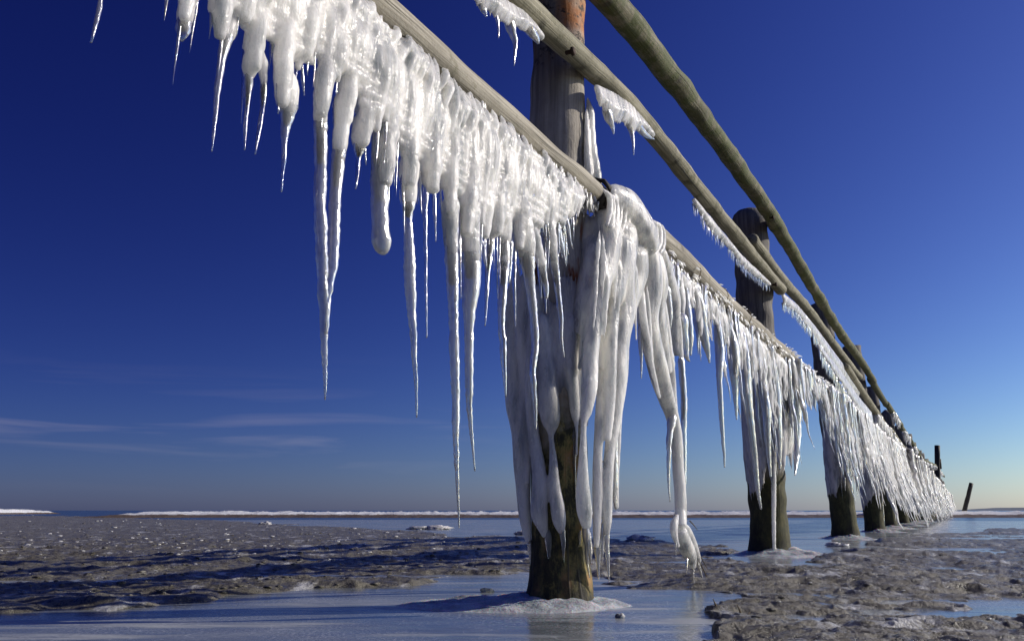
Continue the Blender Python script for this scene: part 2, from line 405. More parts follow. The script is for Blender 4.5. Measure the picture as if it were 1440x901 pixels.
# upper rails
up_tr = [(790, -78), (857, -1), (911, 66), (962, 132), (1010, 198), (1056, 262), (1090, 313), (1121, 366), (1151, 418), (1186, 474)]
b, railU = rail([FP(x, y, LO+.01) for x, y in up_tr], .062, .05, M_RAIL3, 51, rough=.07, sides=24, step=.03)
b.build('rail', M_RAIL3, fence, label='thick mossy upper rail running beside the two nearest posts')
TU = [SZ(FP(x, y, LO)) for x, y in [(1186, 474), (1216, 516), (1247, 567), (1277, 613), (1297, 646)]]
TU += [(TU[-1][0]+16, TU[-1][1]+.50), (TU[-1][0]+40, TU[-1][1]+.45)]
def zu(s): return interp(TU, s) + .008*math.sin(s*.8)
for i in range(2, len(S)-2):
    a, c = S[i]-.25, S[i+1]+.1
    b, _ = rail([W(a+(c-a)*t, LO-.02*(i % 2), zu(a+(c-a)*t)) for t in (0, .33, .66, 1)], .055, .05, M_RAIL3, 60+i, sides=10, step=.15)
    b.build('rail', M_RAIL3, fence)
for x, y in [(803, 73), (1086, 306), (1090, 400), (1093, 488)]:     # bolt heads that fix the rails
    c0 = FP(x, y, LO+.046); b = Bag(); b.tube([c0-NN*.02, c0+NN*.004], [.008, .008], sides=8); b.tube([c0+NN*.002, c0+NN*.012], [.016, .015], sides=6)
    b.build('bolt', M_IRON, fence)
# separate poles at the far end
def pole(px0, py0, px1, py1, Y, r, label, flat=False):
    a = ground(px0, py0); Yb = a.y if Y is None else Y
    p0 = YP(px0, py0, Yb); p0.z = -.1; p1 = YP(px1, py1, Yb)
    b = Bag(); b.tube([p0.lerp(p1, i/8) for i in range(9)], [r*(1-.015*i) for i in range(9)], sides=12, rough=.08, seed=px0, nf=5)
    t = thing('leaning_pole' if px0 != px1 else 'upright_pole', (p0.x, p0.y, 0), label, 'pole'); b.build('shaft', M_DARK, t)
    return t
pole(1353, 720, 1366, 679, 52, .13, 'dark pole leaning right, standing apart beyond the far end of the groyne')
t = pole(1318, 724, 1318, 626, 41, .13, 'tall dark upright pole rising above the far end of the groyne')
b = Bag(); p = YP(1321, 645, 41); b.tube([p, p+Vector((0, 0, -.45))], [.07, .06], sides=8, rough=.1, seed=3); b.build('cleat', M_DARK, t)

# ------------------------------------------------------------------ ice curtains
# --- the near curtain, left of the first post
zA = W(0, LO, 0)
curA = thing('icicle_curtain', W(-1.2, LO, zl(-1.2)), 'thick fused ice curtain with long icicles under the lower rail left of the nearest post', 'icicle curtain', 'icicle curtains along the groyne rails')
bottoms = [(60, -60), (100, -30), (128, -22), (150, -70), (200, -80), (236, -8), (246, 4), (258, 22), (276, 14), (292, 18), (306, 55), (322, 60), (334, -25), (344, -25), (350, 70), (372, 80), (380, 20), (388, 66), (405, 130), (418, 110), (430, 72), (440, 90), (452, 120), (482, 140), (496, 150), (508, 190), (520, 180), (530, 190), (545, 200), (556, 215), (568, 255), (580, 245), (598, 258), (612, 262), (632, 300), (648, 285), (662, 320), (676, 318), (690, 330), (708, 325), (722, 300), (738, 340), (752, 310), (768, 335), (782, 318), (796, 300), (806, 285)]
bA = Bag(); k = 0; nfl = Bag()
sA0, sA1 = -2.75, -.20
s = sA0
while s < sA1:
    top = W(s, LO+.012, zl(s)-.035); 
    d = (top-ORG); u = d.x; fwd = d.y*cp + d.z*sp_; px = 720 + F*d.x/fwd if fwd > .2 else -500
    yb = interp(bottoms, px); 
    off = .165
    pb = FP(px, yb + random.uniform(-8, 4), off) if px > -300 else W(s, off, 1.0)
    zb = min(pb.z, top.z-.10)
    Lh = top.z - zb
    sh = .10 if px > 450 else .06
    # strand: comes out from under the rail, swings out and runs down
    r = random.uniform(.010, .020)*(1.15 if px < 500 else 1)
    bul = .030*noise.noise(Vector((s*3.1, 0, 2)))+.012*noise.noise(Vector((s*11, 1, 2)))
    P = []; R = []
    n = max(7, int(Lh/.022))
    for i in range(n+1):
        t = i/n; z = top.z - Lh*t
        q = min(1, t*Lh/.16)
        so = LO + .004 + (.045)*math.sin(q*math.pi/2) + bul*q - .035*max(0, t-.55)
        so += .016*noise.noise(Vector((s*9, z*5, 4)))
        ss = s - sh*.75*(1-(1-q)**2)*(.8+.3*noise.noise(Vector((s*4, 3, 3)))) + sh*.62
        rad = r*(.28+.72*min(1, q*1.4))*(1+.28*noise.noise(Vector((s*5, z*6.5, 9))))*(1-.5*max(0, t-.55)/.45)
        P.append(W(ss, so, z)); R.append(rad)
    bA.tube(P, R, sides=9, rough=.10, seed=k)
    # pleats folding out from under the rail
    if random.random() < .8:
        pl = random.uniform(.07, .15); c0 = W(s+.02, LO+.025, top.z+random.uniform(-.012, .018))
        bA.tube([c0, c0+D*(-.012)+NN*.018+Vector((0, 0, -pl*.3)), c0+D*(-.035)+NN*.034+Vector((0, 0, -pl*.7)), c0+D*(-.05)+NN*.03+Vector((0, 0, -pl*1.25))], [.003, .0095, .0125, .004], sides=7, rough=.1, seed=k)
    # the strands are fused into one sheet behind their fronts
    zf = .045
    while zf < Lh*.86:
        b0 = .016+.010*math.sin(min(1, zf/.16)*1.57)
        bA.tube([W(s-.035-sh*.1, LO+b0+bul*.8+.006, top.z-zf), W(s, LO+b0+bul*.8+.016, top.z-zf-.004), W(s+.035, LO+b0+bul*.8+.006, top.z-zf)], [.010, .0175, .010], sides=7)
        zf += .026
    # inner layer to fill the sheet
    if k % 2 == 0:
        bA.tube([W(s, LO-.01, top.z-.01), W(s, LO+.03, top.z-Lh*.45), W(s, LO+.02, top.z-Lh*.85)], [.016, .030, .018], sides=8)
    if random.random() < .85 and px > 236:      # small drip at the end of the strand
        ln = random.choice([.03, .05, .07, .12, .16]) * random.uniform(.6, 1.2)
        pts, rr = icicle_path(P[-1]+Vector((0, 0, .03)), ln+.03, R[-1]*.62, k+100)
        nfl.tube(pts, rr, sides=8, rough=.06, seed=k)
    k += 1; s += random.uniform(.017, .033)
# bigger bulges on the face of the curtain
for (x, y, wd, y2) in [(455, 60, 34, 165), (490, 75, 36, 170), (470, 20, 40, 110), (400, 20, 36, 150), (362, 10, 30, 100), (312, -20, 34, 55), (262, -30, 28, 30), (545, 130, 36, 260), (578, 150, 34, 262), (610, 150, 40, 270), (635, 180, 30, 300), (660, 190, 34, 330), (700, 220, 34, 330), (732, 240, 26, 350), (515, 120, 30, 205), (430, -10, 40, 80), (345, -40, 40, 30), (685, 240, 28, 335)]:
    p, r_ = px_icicle([(x+10, y, wd*.4), (x, (y+y2)/2, wd*.85), (x-3, y2, wd*.5)], off=.187, seed=x, bead=.06)
    bA.tube(p, r_, sides=10, rough=.12, seed=x)

# little upward frost teeth where the sheet meets the rail
tb = Bag(); s = -1.75; k = 0
while s < -.22:
    a = W(s, LO+.03+random.uniform(-.006, .006), zl(s)-.045+random.uniform(-.008, .006)); l = random.uniform(.015, .04)
    if random.random() < .5: s += random.uniform(.01, .05); continue
    l *= random.uniform(.3, 1.1)
    tb.tube([a+Vector((0, 0, -.03)), a, a + D*random.uniform(-.004, .012)+NN*(-.002)+Vector((0, 0, l))], [.008, .0055, .0008], sides=6, rough=.1, seed=k); k += 1; s += random.uniform(.012, .024)
tb.build('frost_teeth', ICE, curA, kind='stuff')
nfl.build('small_drips', CLEAR, curA, kind='stuff')
big = [
 ([(143, -22, 9), (140, 10, 8), (134, 38, 6), (128, 60, 3)], .16),
 ([(325, 20, 26), (320, 45, 22), (314, 75, 13), (308, 110, 10), (303, 160, 7), (298, 213, 2)], .17),
 ([(268, -12, 22), (262, 20, 22), (257, 42, 21), (255, 58, 4)], .17),
 ([(352, 80, 24), (350, 112, 13), (347, 150, 7), (345, 175, 6), (344, 211, 2)], .17),
 ([(366, 80, 18), (372, 110, 11), (369, 150, 8), (364, 185, 6), (359, 217, 2)], .17),
 ([(404, 110, 32), (404, 150, 26), (402, 175, 14), (399, 215, 8), (396, 270, 2)], .17),
 ([(391, 88, 8), (391, 120, 6), (391, 160, 2)], .185),
 ([(453, 120, 24), (450, 160, 19), (451, 230, 18), (450, 300, 18), (453, 370, 17), (455, 430, 14), (456, 480, 10), (457, 530, 6), (457, 562, 2)], .17),
 ([(482, 140, 28), (478, 200, 20), (472, 260, 17), (468, 330, 17), (465, 385, 14), (460, 430, 10), (458, 470, 6)], .175),
 ([(508, 165, 26), (506, 200, 22), (504, 220, 8), (502, 245, 6), (500, 266, 2)], .17),
 ([(520, 160, 22), (536, 190, 18), (540, 200, 20)], .17),
 ([(541, 180, 30), (538, 230, 27), (537, 280, 26), (536, 310, 24), (537, 340, 27), (538, 352, 20), (538, 358, 6)], .175),
 ([(575, 220, 28), (573, 280, 22), (573, 305, 13), (575, 350, 16), (577, 400, 16), (580, 450, 12), (583, 500, 8), (585, 545, 5), (586, 587, 2)], .17),
 ([(598, 250, 12), (598, 300, 8), (598, 350, 6), (599, 420, 4), (600, 475, 2)], .16),
 ([(634, 280, 26), (635, 320, 22), (637, 400, 17), (639, 460, 14), (640, 520, 14), (641, 560, 12), (641, 600, 10), (642, 650, 7), (644, 700, 4), (646, 742, 2)], .175),
 ([(658, 290, 30), (660, 340, 26), (662, 390, 26), (660, 430, 20), (659, 470, 13), (659, 530, 12), (660, 570, 9), (663, 610, 5), (668, 662, 2)], .175),
 ([(690, 300, 22), (690, 335, 12), (686, 380, 8), (684, 420, 5), (682, 458, 2)], .17),
 ([(710, 300, 22), (709, 345, 17), (707, 400, 13), (706, 450, 11), (708, 500, 9), (711, 558, 2)], .18),
 ([(717, 330, 10), (717, 370, 8), (716, 398, 3)], .17),
 ([(733, 290, 34), (738, 350, 24), (743, 390, 16), (748, 430, 12), (751, 480, 11), (749, 520, 9), (752, 570, 6), (754, 604, 2)], .185),
 ([(752, 330, 16), (762, 370, 12), (767, 400, 9), (768, 420, 5)], .185),
 ([(772, 320, 18), (778, 360, 13), (784, 400, 9), (788, 440, 7), (790, 480, 4), (793, 502, 2)], .185),
 ([(676, 335, 8), (681, 360, 6), (684, 376, 3)], .17)]
for i, (tr, off) in enumerate(big):
    if len(tr) > 3 and tr[0][2] > 14:
        p, r_ = px_icicle([(tr[0][0], tr[0][1]-14, tr[0][2]*.7), (tr[0][0], tr[0][1], tr[0][2]*1.05), (tr[1][0], tr[1][1], tr[1][2]*1.1), tuple(a*.6+c*.4 for a, c in zip(tr[1], tr[2])), (tr[2][0], tr[2][1], tr[2][2]*.8)], off=off, seed=i*3.3+1, bead=.09)
        bA.tube(p, r_, sides=12, rough=.07, seed=i)
        tr = [(tr[0][0], tr[0][1], tr[0][2]*.75)] + tr[1:]
    pts, rr = px_icicle(tr, off=off, seed=i*3.3+1, bead=.09)
    b = Bag(); b.tube(pts, rr, sides=14, rough=.07, seed=i, nf=45); b.build('icicle', CLEAR, curA)
bA.build('ice_sheet', ICE, curA, remesh=.0048, soft=2)
for x, y0, y1, w_ in [(470, 150, 240, 5), (512, 200, 232, 4), (552, 215, 262, 5), (566, 255, 330, 5), (590, 250, 300, 4), (610, 262, 340, 5), (618, 270, 300, 4), (645, 300, 420, 6), (652, 300, 360, 5), (672, 325, 400, 6), (697, 330, 420, 5), (703, 330, 372, 5), (722, 330, 460, 6), (728, 330, 390, 5), (758, 340, 420, 6), (765, 340, 440, 5), (412, 130, 160, 5), (384, 30, 70, 5), (425, 100, 135, 5), (298, 20, 40, 5)]:
    pts, rr = px_icicle([(x, y0-14, w_*1.8), (x, y0+4, w_*1.5), (x+1, (y0+y1)/2, w_), (x+3, y1, 1.2)], off=.17, seed=x*.7, bead=.07)
    b = Bag(); b.tube(pts, rr, sides=9, rough=.06, seed=x); b.build('icicle', CLEAR, curA)
# fan of needle points at the right end of the curtain
for i in range(34):
    x0 = random.uniform(742, 800); y0 = 235 + (x0-742)*.85 + random.uniform(-10, 25)
    L_ = random.uniform(45, 95)
    x1 = x0 + random.uniform(4, 16); y1 = y0 + L_
    pts, rr = px_icicle([(x0-4, y0-14, 11), (x0, y0+L_*.3, 9), (x0*.5+x1*.5, y0+L_*.65, 6), (x1, y1, 1.4)], off=.18+random.uniform(-.02, .012), seed=i, bead=.08)
    b = Bag(); b.tube(pts, rr, sides=8, rough=.06, seed=i); b.build('icicle', CLEAR, curA)
# furry frost beneath the rail end
fb = Bag()
for i in range(170):
    s = random.uniform(-.38, -.02); a = W(s, LO+random.uniform(-.03, .035), zl(s)-.045+random.uniform(-.012, .012)); l = random.uniform(.02, .06)
    fb.tube([a, a+Vector((0, 0, -l*.6))+D*random.uniform(-.01, .02), a+Vector((0, 0, -l))+D*random.uniform(-.01, .03)], [.006, .004, .0008], sides=6)
fb.build('frost_fringe', ICE, curA, kind='stuff')

# --- ice head and drapes over the joint at the nearest post
head = thing('ice_drape', W(.1, LO, zl(.1)), 'massive smooth ice lump draped over the rail joint at the nearest post', 'ice drape')
hb = Bag()
def px_add(bag, tr, off=None, Y=None, seed=0, bead=.09, sides=14, rough=.08):
    pts, rr = px_icicle(tr, off=off if off else .16, Y=Y, seed=seed, bead=bead, step=.014); bag.tube(pts, rr, sides=sides, rough=rough*1.4, seed=seed, nf=7)
for tr, off in [
 ([(854, 268, 18), (864, 278, 38), (880, 296, 56), (892, 325, 62), (902, 350, 50)], .19),
 ([(848, 292, 34), (850, 320, 46), (848, 350, 48), (840, 400, 36), (835, 440, 26), (831, 490, 24), (828, 540, 25), (824, 580, 16), (821, 594, 9), (820, 630, 11), (820, 680, 19), (822, 718, 23), (825, 742, 13)], .165),
 ([(838, 330, 30), (832, 370, 30), (828, 420, 26), (826, 470, 22), (824, 520, 20)], .14),
 ([(870, 310, 50), (872, 350, 50), (870, 400, 46), (872, 435, 42), (870, 470, 36), (866, 520, 34), (864, 560, 28), (862, 600, 20), (856, 650, 16), (854, 700, 17), (854, 732, 14), (853, 752, 8)], .175),
 ([(880, 360, 30), (884, 400, 28), (887, 430, 20), (890, 452, 9)], .19),
 ([(864, 380, 20), (862, 440, 18), (858, 500, 20), (857, 560, 18), (855, 620, 10)], .185),
 ([(848, 440, 9), (847, 490, 10), (846, 540, 12), (842, 600, 13), (840, 680, 14), (839, 740, 12), (839, 770, 7)], .15),
 ([(878, 470, 14), (876, 520, 14), (872, 560, 12), (868, 610, 10), (866, 670, 10), (867, 715, 8)], .165),
 ([(900, 320, 38), (908, 370, 40), (910, 410, 36), (912, 450, 30), (919, 490, 29), (929, 530, 28), (938, 560, 23), (947, 590, 18), (953, 640, 17), (956, 690, 17), (958, 735, 17)], .19),
 ([(912, 345, 24), (922, 390, 26), (930, 430, 18), (938, 480, 12), (946, 530, 9), (951, 580, 7)], .20),
 ([(922, 345, 18), (932, 375, 22), (942, 405, 18), (950, 440, 12), (957, 480, 8), (960, 530, 6), (961, 590, 5)], .19),
 ([(902, 400, 12), (903, 440, 12), (910, 480, 10), (918, 520, 8), (928, 560, 5)], .205),
 ([(957, 705, 14), (956, 728, 18), (955, 745, 23), (961, 763, 24), (969, 781, 19), (974, 798, 9)], .19),
 ([(954, 722, 9), (948, 738, 12), (949, 755, 9), (954, 768, 5)], .2), ([(962, 735, 10), (970, 755, 13), (978, 775, 11), (984, 790, 6)], .19),
 ([(824, 300, 16), (822, 330, 18), (817, 380, 16), (813, 430, 14), (810, 470, 14)], .10)]:
    px_add(hb, tr, off, seed=len(tr)+tr[0][0], bead=.030, rough=.05)
for tr, off in [([(858, 330, 60), (856, 370, 62), (852, 410, 56), (850, 428, 40)], .15), ([(880, 340, 60), (884, 380, 60), (880, 420, 40), (878, 446, 30)], .165),
 ([(905, 350, 50), (912, 400, 52), (915, 440, 42), (922, 480, 34), (931, 525, 30)], .17), ([(925, 360, 34), (936, 410, 32), (944, 450, 22), (950, 500, 14)], .165),
 ([(852, 420, 30), (846, 470, 26), (840, 520, 22)], .14)]:
    px_add(hb, tr, off, seed=tr[0][0]+3, bead=.02, rough=.03)
for i in range(16):   # ribs over the crown of the lump
    x = 848 + i*5.0
    px_add(hb, [(x-2, 264+i*3.2, 5), (x+8, 277+i*3.0, 9), (x+9, 298+i*3.0, 10), (x+5, 318+i*2.6, 6)], .212, seed=i, sides=8, bead=.03)
for i in range(26):   # thin runs of ice down the face of the drape
    x = random.uniform(838, 925); y = 300+(x-838)*.75+random.uniform(0, 60); l = random.uniform(50, 130); sl_ = (x-868)*.22
    px_add(hb, [(x, y, 3), (x+sl_*.3, y+l*.4, 8), (x+sl_, y+l, 3)], .20+random.uniform(-.008, .012), seed=i+50, sides=8, bead=.08)
hb.build('ice_body', ICE, head, remesh=.005, soft=4)
for i, (tr, off) in enumerate([
 ([(853, 725, 12), (853, 765, 8), (855, 795, 5), (857, 818, 1.5)], .17), ([(848, 730, 10), (847, 770, 5), (847, 790, 1.5)], .16),
 ([(862, 560, 16), (864, 620, 12), (864, 680, 9), (866, 716, 3)], .17),
 ([(841, 755, 14), (841, 785, 7), (842, 815, 1.5)], .14),
 ([(900, 455, 10), (901, 490, 6), (902, 532, 1.5)], .18), ([(945, 580, 14), (941, 620, 8), (940, 660, 5), (942, 705, 1.5)], .19),
 ([(956, 440, 22), (962, 480, 14), (965, 500, 8), (970, 508, 2)], .19), ([(935, 400, 16), (940, 440, 10), (943, 462, 2)], .2),
 ([(972, 785, 8), (974, 808, 4), (976, 830, 1.5)], .19), ([(977, 778, 7), (984, 800, 4), (989, 820, 1.5)], .185), ([(966, 782, 7), (965, 798, 3), (965, 808, 1)], .195), ([(980, 776, 6), (984, 788, 3), (985, 796, 1)], .19), ([(950, 756, 6), (950, 770, 3), (951, 780, 1)], .2),
 ([(958, 500, 10), (961, 570, 9), (962, 640, 8), (962, 690, 4)], .19),
 ([(975, 826, 3), (974, 845, 2), (975, 862, 1)], .19), ([(932, 470, 8), (944, 500, 7), (948, 545, 2)], .2)]):
    pts, rr = px_icicle(tr, off=off, seed=i*2.1, bead=.08); b = Bag(); b.tube(pts, rr, sides=12, rough=.07, seed=i); b.build('icicle', CLEAR, head)
# reed blades frozen into the hanging lump
for (a, c) in [((978, 770), (995, 800)), ((984, 790), (1000, 824)), ((970, 732), (981, 745)), ((952, 728), (947, 722))]:
    p, q_ = FP(*a, .19), FP(*c, .20); rd = Bag(); rd.tube([p, p.lerp(q_, .5)+Vector((0, 0, .003)), q_], [.0028, .0024, .0008], sides=5); rd.build('frozen_reed', M_TWIG, head)
# dark ring and plug, put in for the dark hole beside the joint
b = Bag()
for i in range(9):
    a = math.pi*(.1+i*.10)
pts = [W(.03, LO+math.cos(a)*.062, zl(0)+math.sin(a)*.062) for a in [math.pi*(-.3+.2*i) for i in range(9)]]
b.tube(pts, [.009]*9, sides=8); b.tube([W(.0, LO, zl(0)), W(.06, LO, zl(0)-.01)], [.05, .054], sides=14)
b.build('joint_hole_plug', M_DARK, fence)
for x, y in [(968, 378), (1008, 412), (1042, 443)]:      # thin lashings round the lower rail
    c0 = FP(x, y, LO); s_ = SZ(c0)[0]; tw = Bag()
    tw.tube([W(s_+.012*math.sin(a), LO+math.cos(a)*.062, zl(s_)+math.sin(a)*.062) for a in [math.pi*2*k_/16 for k_ in range(17)]], [.0028]*17, sides=6)
    tw.build('lashing', M_TWIG, fence)

# --- ice frozen onto the nearest post
pi = thing('post_ice', (P1.x, P1.y, .1), 'grey shaded ice sheet with swelling drips frozen onto the nearest post', 'post ice')
pb = Bag(); Y0 = P1.y-.07
for tr, Y in [
 ([(726, 370, 8), (724, 400, 18), (722, 440, 22), (724, 500, 27), (726, 560, 30), (729, 600, 27), (733, 650, 25), (737, 690, 21), (740, 730, 16), (743, 765, 8)], P1.y-.02),
 ([(740, 380, 20), (738, 440, 26), (738, 500, 28), (740, 560, 24), (741, 620, 16), (742, 680, 8)], Y0+.02),
 ([(752, 400, 22), (750, 460, 20), (748, 520, 18), (746, 570, 17), (750, 610, 17), (756, 650, 20), (760, 690, 23), (760, 722, 25), (763, 738, 18), (767, 755, 8)], Y0-.02),
 ([(762, 440, 18), (764, 480, 22), (768, 530, 27), (773, 575, 29), (775, 597, 23), (775, 612, 8), (777, 640, 11), (780, 680, 17), (784, 712, 21), (786, 732, 20), (790, 750, 8)], Y0-.04),
 ([(784, 440, 14), (786, 500, 17), (788, 550, 16), (790, 590, 8)], Y0-.0),
 ([(802, 440, 16), (803, 500, 18), (806, 550, 17), (809, 582, 14), (811, 600, 6), (811, 640, 4)], Y0-.03),
 ([(816, 420, 18), (816, 480, 20), (818, 540, 18), (820, 600, 14)], Y0+.0)]:
    px_add(pb, tr, Y=Y, seed=tr[0][0], bead=.025, rough=.05)
for i in range(22):   # thin crust over the timber
    a = math.pi*(1.03+.94*i/21); rr_ = .106; zt_ = random.uniform(1.0, 1.2)
    pb.tube([Vector((P1.x+math.cos(a)*rr_, P1.y+math.sin(a)*rr_, z)) for z in (zt_, .95, .8, random.uniform(.60, .72))], [.003, .009, .010, .003], sides=8, rough=.2, seed=i)
pb.build('ice_body', ICE, pi, remesh=.005, soft=5)
for i, (tr, Y) in enumerate([
 ([(744, 755, 12), (746, 778, 6), (747, 802, 1.5)], P1.y-.02), ([(768, 742, 14), (771, 770, 8), (773, 798, 1.5)], Y0-.02),
 ([(790, 738, 13), (792, 765, 6), (793, 790, 1.5)], Y0-.04), ([(808, 600, 9), (808, 650, 5), (809, 702, 1.5)], Y0-.02),
 ([(823, 735, 16), (825, 765, 8), (826, 790, 4), (829, 812, 1.2)], Y0-.04), ([(828, 745, 12), (829, 770, 8), (831, 792, 1.2)], Y0-.04), ([(816, 745, 10), (815, 765, 1.5)], Y0-.05)]):
    pts, rr = px_icicle(tr, Y=Y, seed=i*2.7, bead=.07); b = Bag(); b.tube(pts, rr, sides=12, rough=.06, seed=i); b.build('icicle', CLEAR, pi)
# pale ice column on the right flank of the post above the joint
cb = Bag(); px_add(cb, [(826, 135, 5), (830, 160, 12), (831, 190, 14), (833, 220, 16), (836, 245, 18), (838, 262, 16)], Y=P1.y-.02, seed=5); px_add(cb, [(824, 150, 5), (826, 200, 9), (828, 250, 12)], Y=P1.y-.05, seed=6)
o = cb.build('post_rime', ICE, None, remesh=.005); tag(o, 'narrow white ice strip on the right edge of the nearest post above the joint', 'post ice')

# --- generic curtain of needles along a rail
def needles(root, s0, s1, zt, bottom, dens, rng_r, nind, off=LO, far=False, spread=.035, body=True, vox=.008, seedo=0, lean=.0, out=.02, bfrac=(.40, .70)):
    bb = Bag(); st = Bag(); cand = []; centres = []
    n = int((s1-s0)*dens); s = s0; i = 0; k_ = 2.2 if far else 1
    while s < s1:                                            # icicles hang in ragged, half fused clumps
        big_ = random.random() < .35
        h_ = random.uniform(.75, 1.12) if big_ else (random.uniform(.55, .95) if far else random.uniform(.34, .82))
        wd_ = random.uniform(.04, .09)*k_*(1.3 if big_ else 1); centres.append((s, h_, wd_)); s += wd_*random.uniform(.6, 1.5)
    per = max(2, int(n/max(1, len(centres))))
    for (sc0, h_, wd_) in centres:
        t0 = zt(sc0); full = max(.06, t0-bottom(sc0)); oc = random.uniform(-spread, spread*1.2); lc0 = random.uniform(-.07, .07)*(1 if far else .3)
        for j in range(per):
            ds = 0 if j == 0 else random.gauss(0, wd_*.5); s = sc0 + ds
            ln = full*h_*(1 if j == 0 else random.uniform(.30, .95)*math.exp(-abs(ds)/(wd_*1.6)))
            ln = max(.03, ln); lc_ = lc0 + random.uniform(-.03, .03)
            r = random.uniform(*rng_r)*(1.6 if j == 0 else random.uniform(.5, 1.1))*(.55+.6*ln/full)
            p0 = W(s, off + oc*.7 + random.uniform(-spread, spread)*.5, zt(s)-random.uniform(0, .03))
            if p0.z - ln < .01: ln = p0.z - .01
            cand.append((ln*r, p0, ln, r, i, lc_)); i += 1
    cand.sort(key=lambda c: -c[0])
    sides = 6 if far else 9; step = .05 if far else .018
    for j, (_, p0, ln, r, i, lc_) in enumerate(cand):
        pts, rr = icicle_path(p0, ln, r, i+seedo, lean=(lean+lc_, out+lc_+random.uniform(-.03, .05)), step=step, bead=.12)
        if j < nind:
            b = Bag(); b.tube(pts, rr, sides=sides, thick=.85); b.build('icicle', ICE if far else CLEAR, root)
        else: st.tube(pts, rr, sides=sides if far else 7, thick=.8)
    if st.n: st.build('needles', ICE if far else CLEAR, root, kind='stuff')
    if body:
        s = s0; i = 0
        while s < s1:
            nc_ = min(centres, key=lambda c: abs(c[0]-s)/c[2])
            t0 = zt(s); full = (t0-bottom(s))*random.uniform(*bfrac)*nc_[1]*1.15*(1-.45*min(1, abs(s-nc_[0])/nc_[2]))
            full = max(.05, min(full, t0-.02))
            m = max(3, int(full/.05)); R0 = random.uniform(.014, .024)*(2.0 if far else 1)
            P = []; R = []
            for q_ in range(m+1):
                t = q_/m
                P.append(W(s+.02*t*random.uniform(-1, 1), off+.03*math.sin(min(1, t*3)*1.57)*random.uniform(.6, 1.2)+(out*full)*t*t, t0-.02-full*t)); R.append(R0*(1-.65*t)*(1+.3*noise.noise(Vector((s*5, t*6, 2))))+.001)
            bb.tube(P, R, sides=8); i += 1; s += random.uniform(.018, .034)*(1.8 if far else 1)
        bb.build('ice_sheet', ICE, root, remesh=vox)
def bot_from_px(tab, off=LO):
    pts = sorted(SZ(FP(x, y, off)) for x, y in tab)
    return lambda s: interp(pts, s)
ORD = 'zeroth first second third fourth fifth sixth seventh eighth ninth tenth eleventh twelfth thirteenth fourteenth fifteenth sixteenth seventeenth'.split()
GRP = 'icicle curtains along the groyne rails'
# B: between the first and second posts
rt = thing('icicle_curtain', W(S[1]*.6, LO, zl(S[1]*.6)), 'spiky curtain of white icicles under the lower rail between the first and second posts', 'icicle curtain', GRP)
bB = bot_from_px([(925, 440), (950, 470), (965, 505), (980, 490), (1000, 520), (1010, 560), (1020, 548), (1040, 590), (1060, 620), (1078, 650), (1100, 640), (1118, 625)])
needles(rt, SZ(pB0)[0]+.42, S[1]+.02, lambda s: zl(s)-.035, bB, 180, (.007, .013), 110, vox=.0065, seedo=400, spread=.04)
for i, tr in enumerate([[(t_[0][0]-6, 345+(t_[0][0]-930)*.89+14, t_[0][2]*.5)] + t_ for t_ in [[(1012, 490, 14), (1012, 530, 9), (1014, 580, 7), (1017, 620, 5), (1019, 657, 2)], [(1030, 500, 16), (1033, 540, 10), (1036, 590, 2)], [(968, 460, 14), (972, 500, 2)], [(1050, 540, 16), (1056, 600, 10), (1062, 650, 8), (1066, 690, 6), (1070, 715, 3)],
     [(985, 440, 18), (992, 480, 12), (998, 510, 2)], [(1076, 560, 12), (1080, 620, 8), (1084, 670, 3)], [(1092, 560, 14), (1095, 620, 9), (1097, 660, 3)], [(1118, 560, 18), (1121, 600, 13), (1120, 640, 8), (1118, 668, 2)]]]):
    pts, rr = px_icicle(tr, off=.17, seed=i*1.9, bead=.09); b = Bag(); b.tube(pts, rr, sides=10, rough=.05, seed=i); b.build('icicle', CLEAR, rt)
# frost crust that wraps the rail here
def crust(root, s0, s1, zt, off, n, r, l, name='frost_crust', up=.3):
    b = Bag()
    for i in range(n):
        s = random.uniform(s0, s1); a = random.uniform(-.3, 1)*math.pi if random.random() < up else random.uniform(1.05, 1.9)*math.pi
        c = W(s, off, zt(s)); dr = NN*math.cos(a) + Vector((0, 0, math.sin(a)))
        ll = random.uniform(.4, 1)*l
        b.tube([c+dr*(r-.01), c+dr*(r+ll*.4), c+dr*(r+ll)+Vector((0, 0, -ll*.5))], [.007, .0055, .0008], sides=5)
    b.build(name, ICE, root, kind='stuff')
crust(rt, SZ(pB0)[0]+.4, S[1], lambda s: zl(s), LO, 420, .05, .035, up=.12)
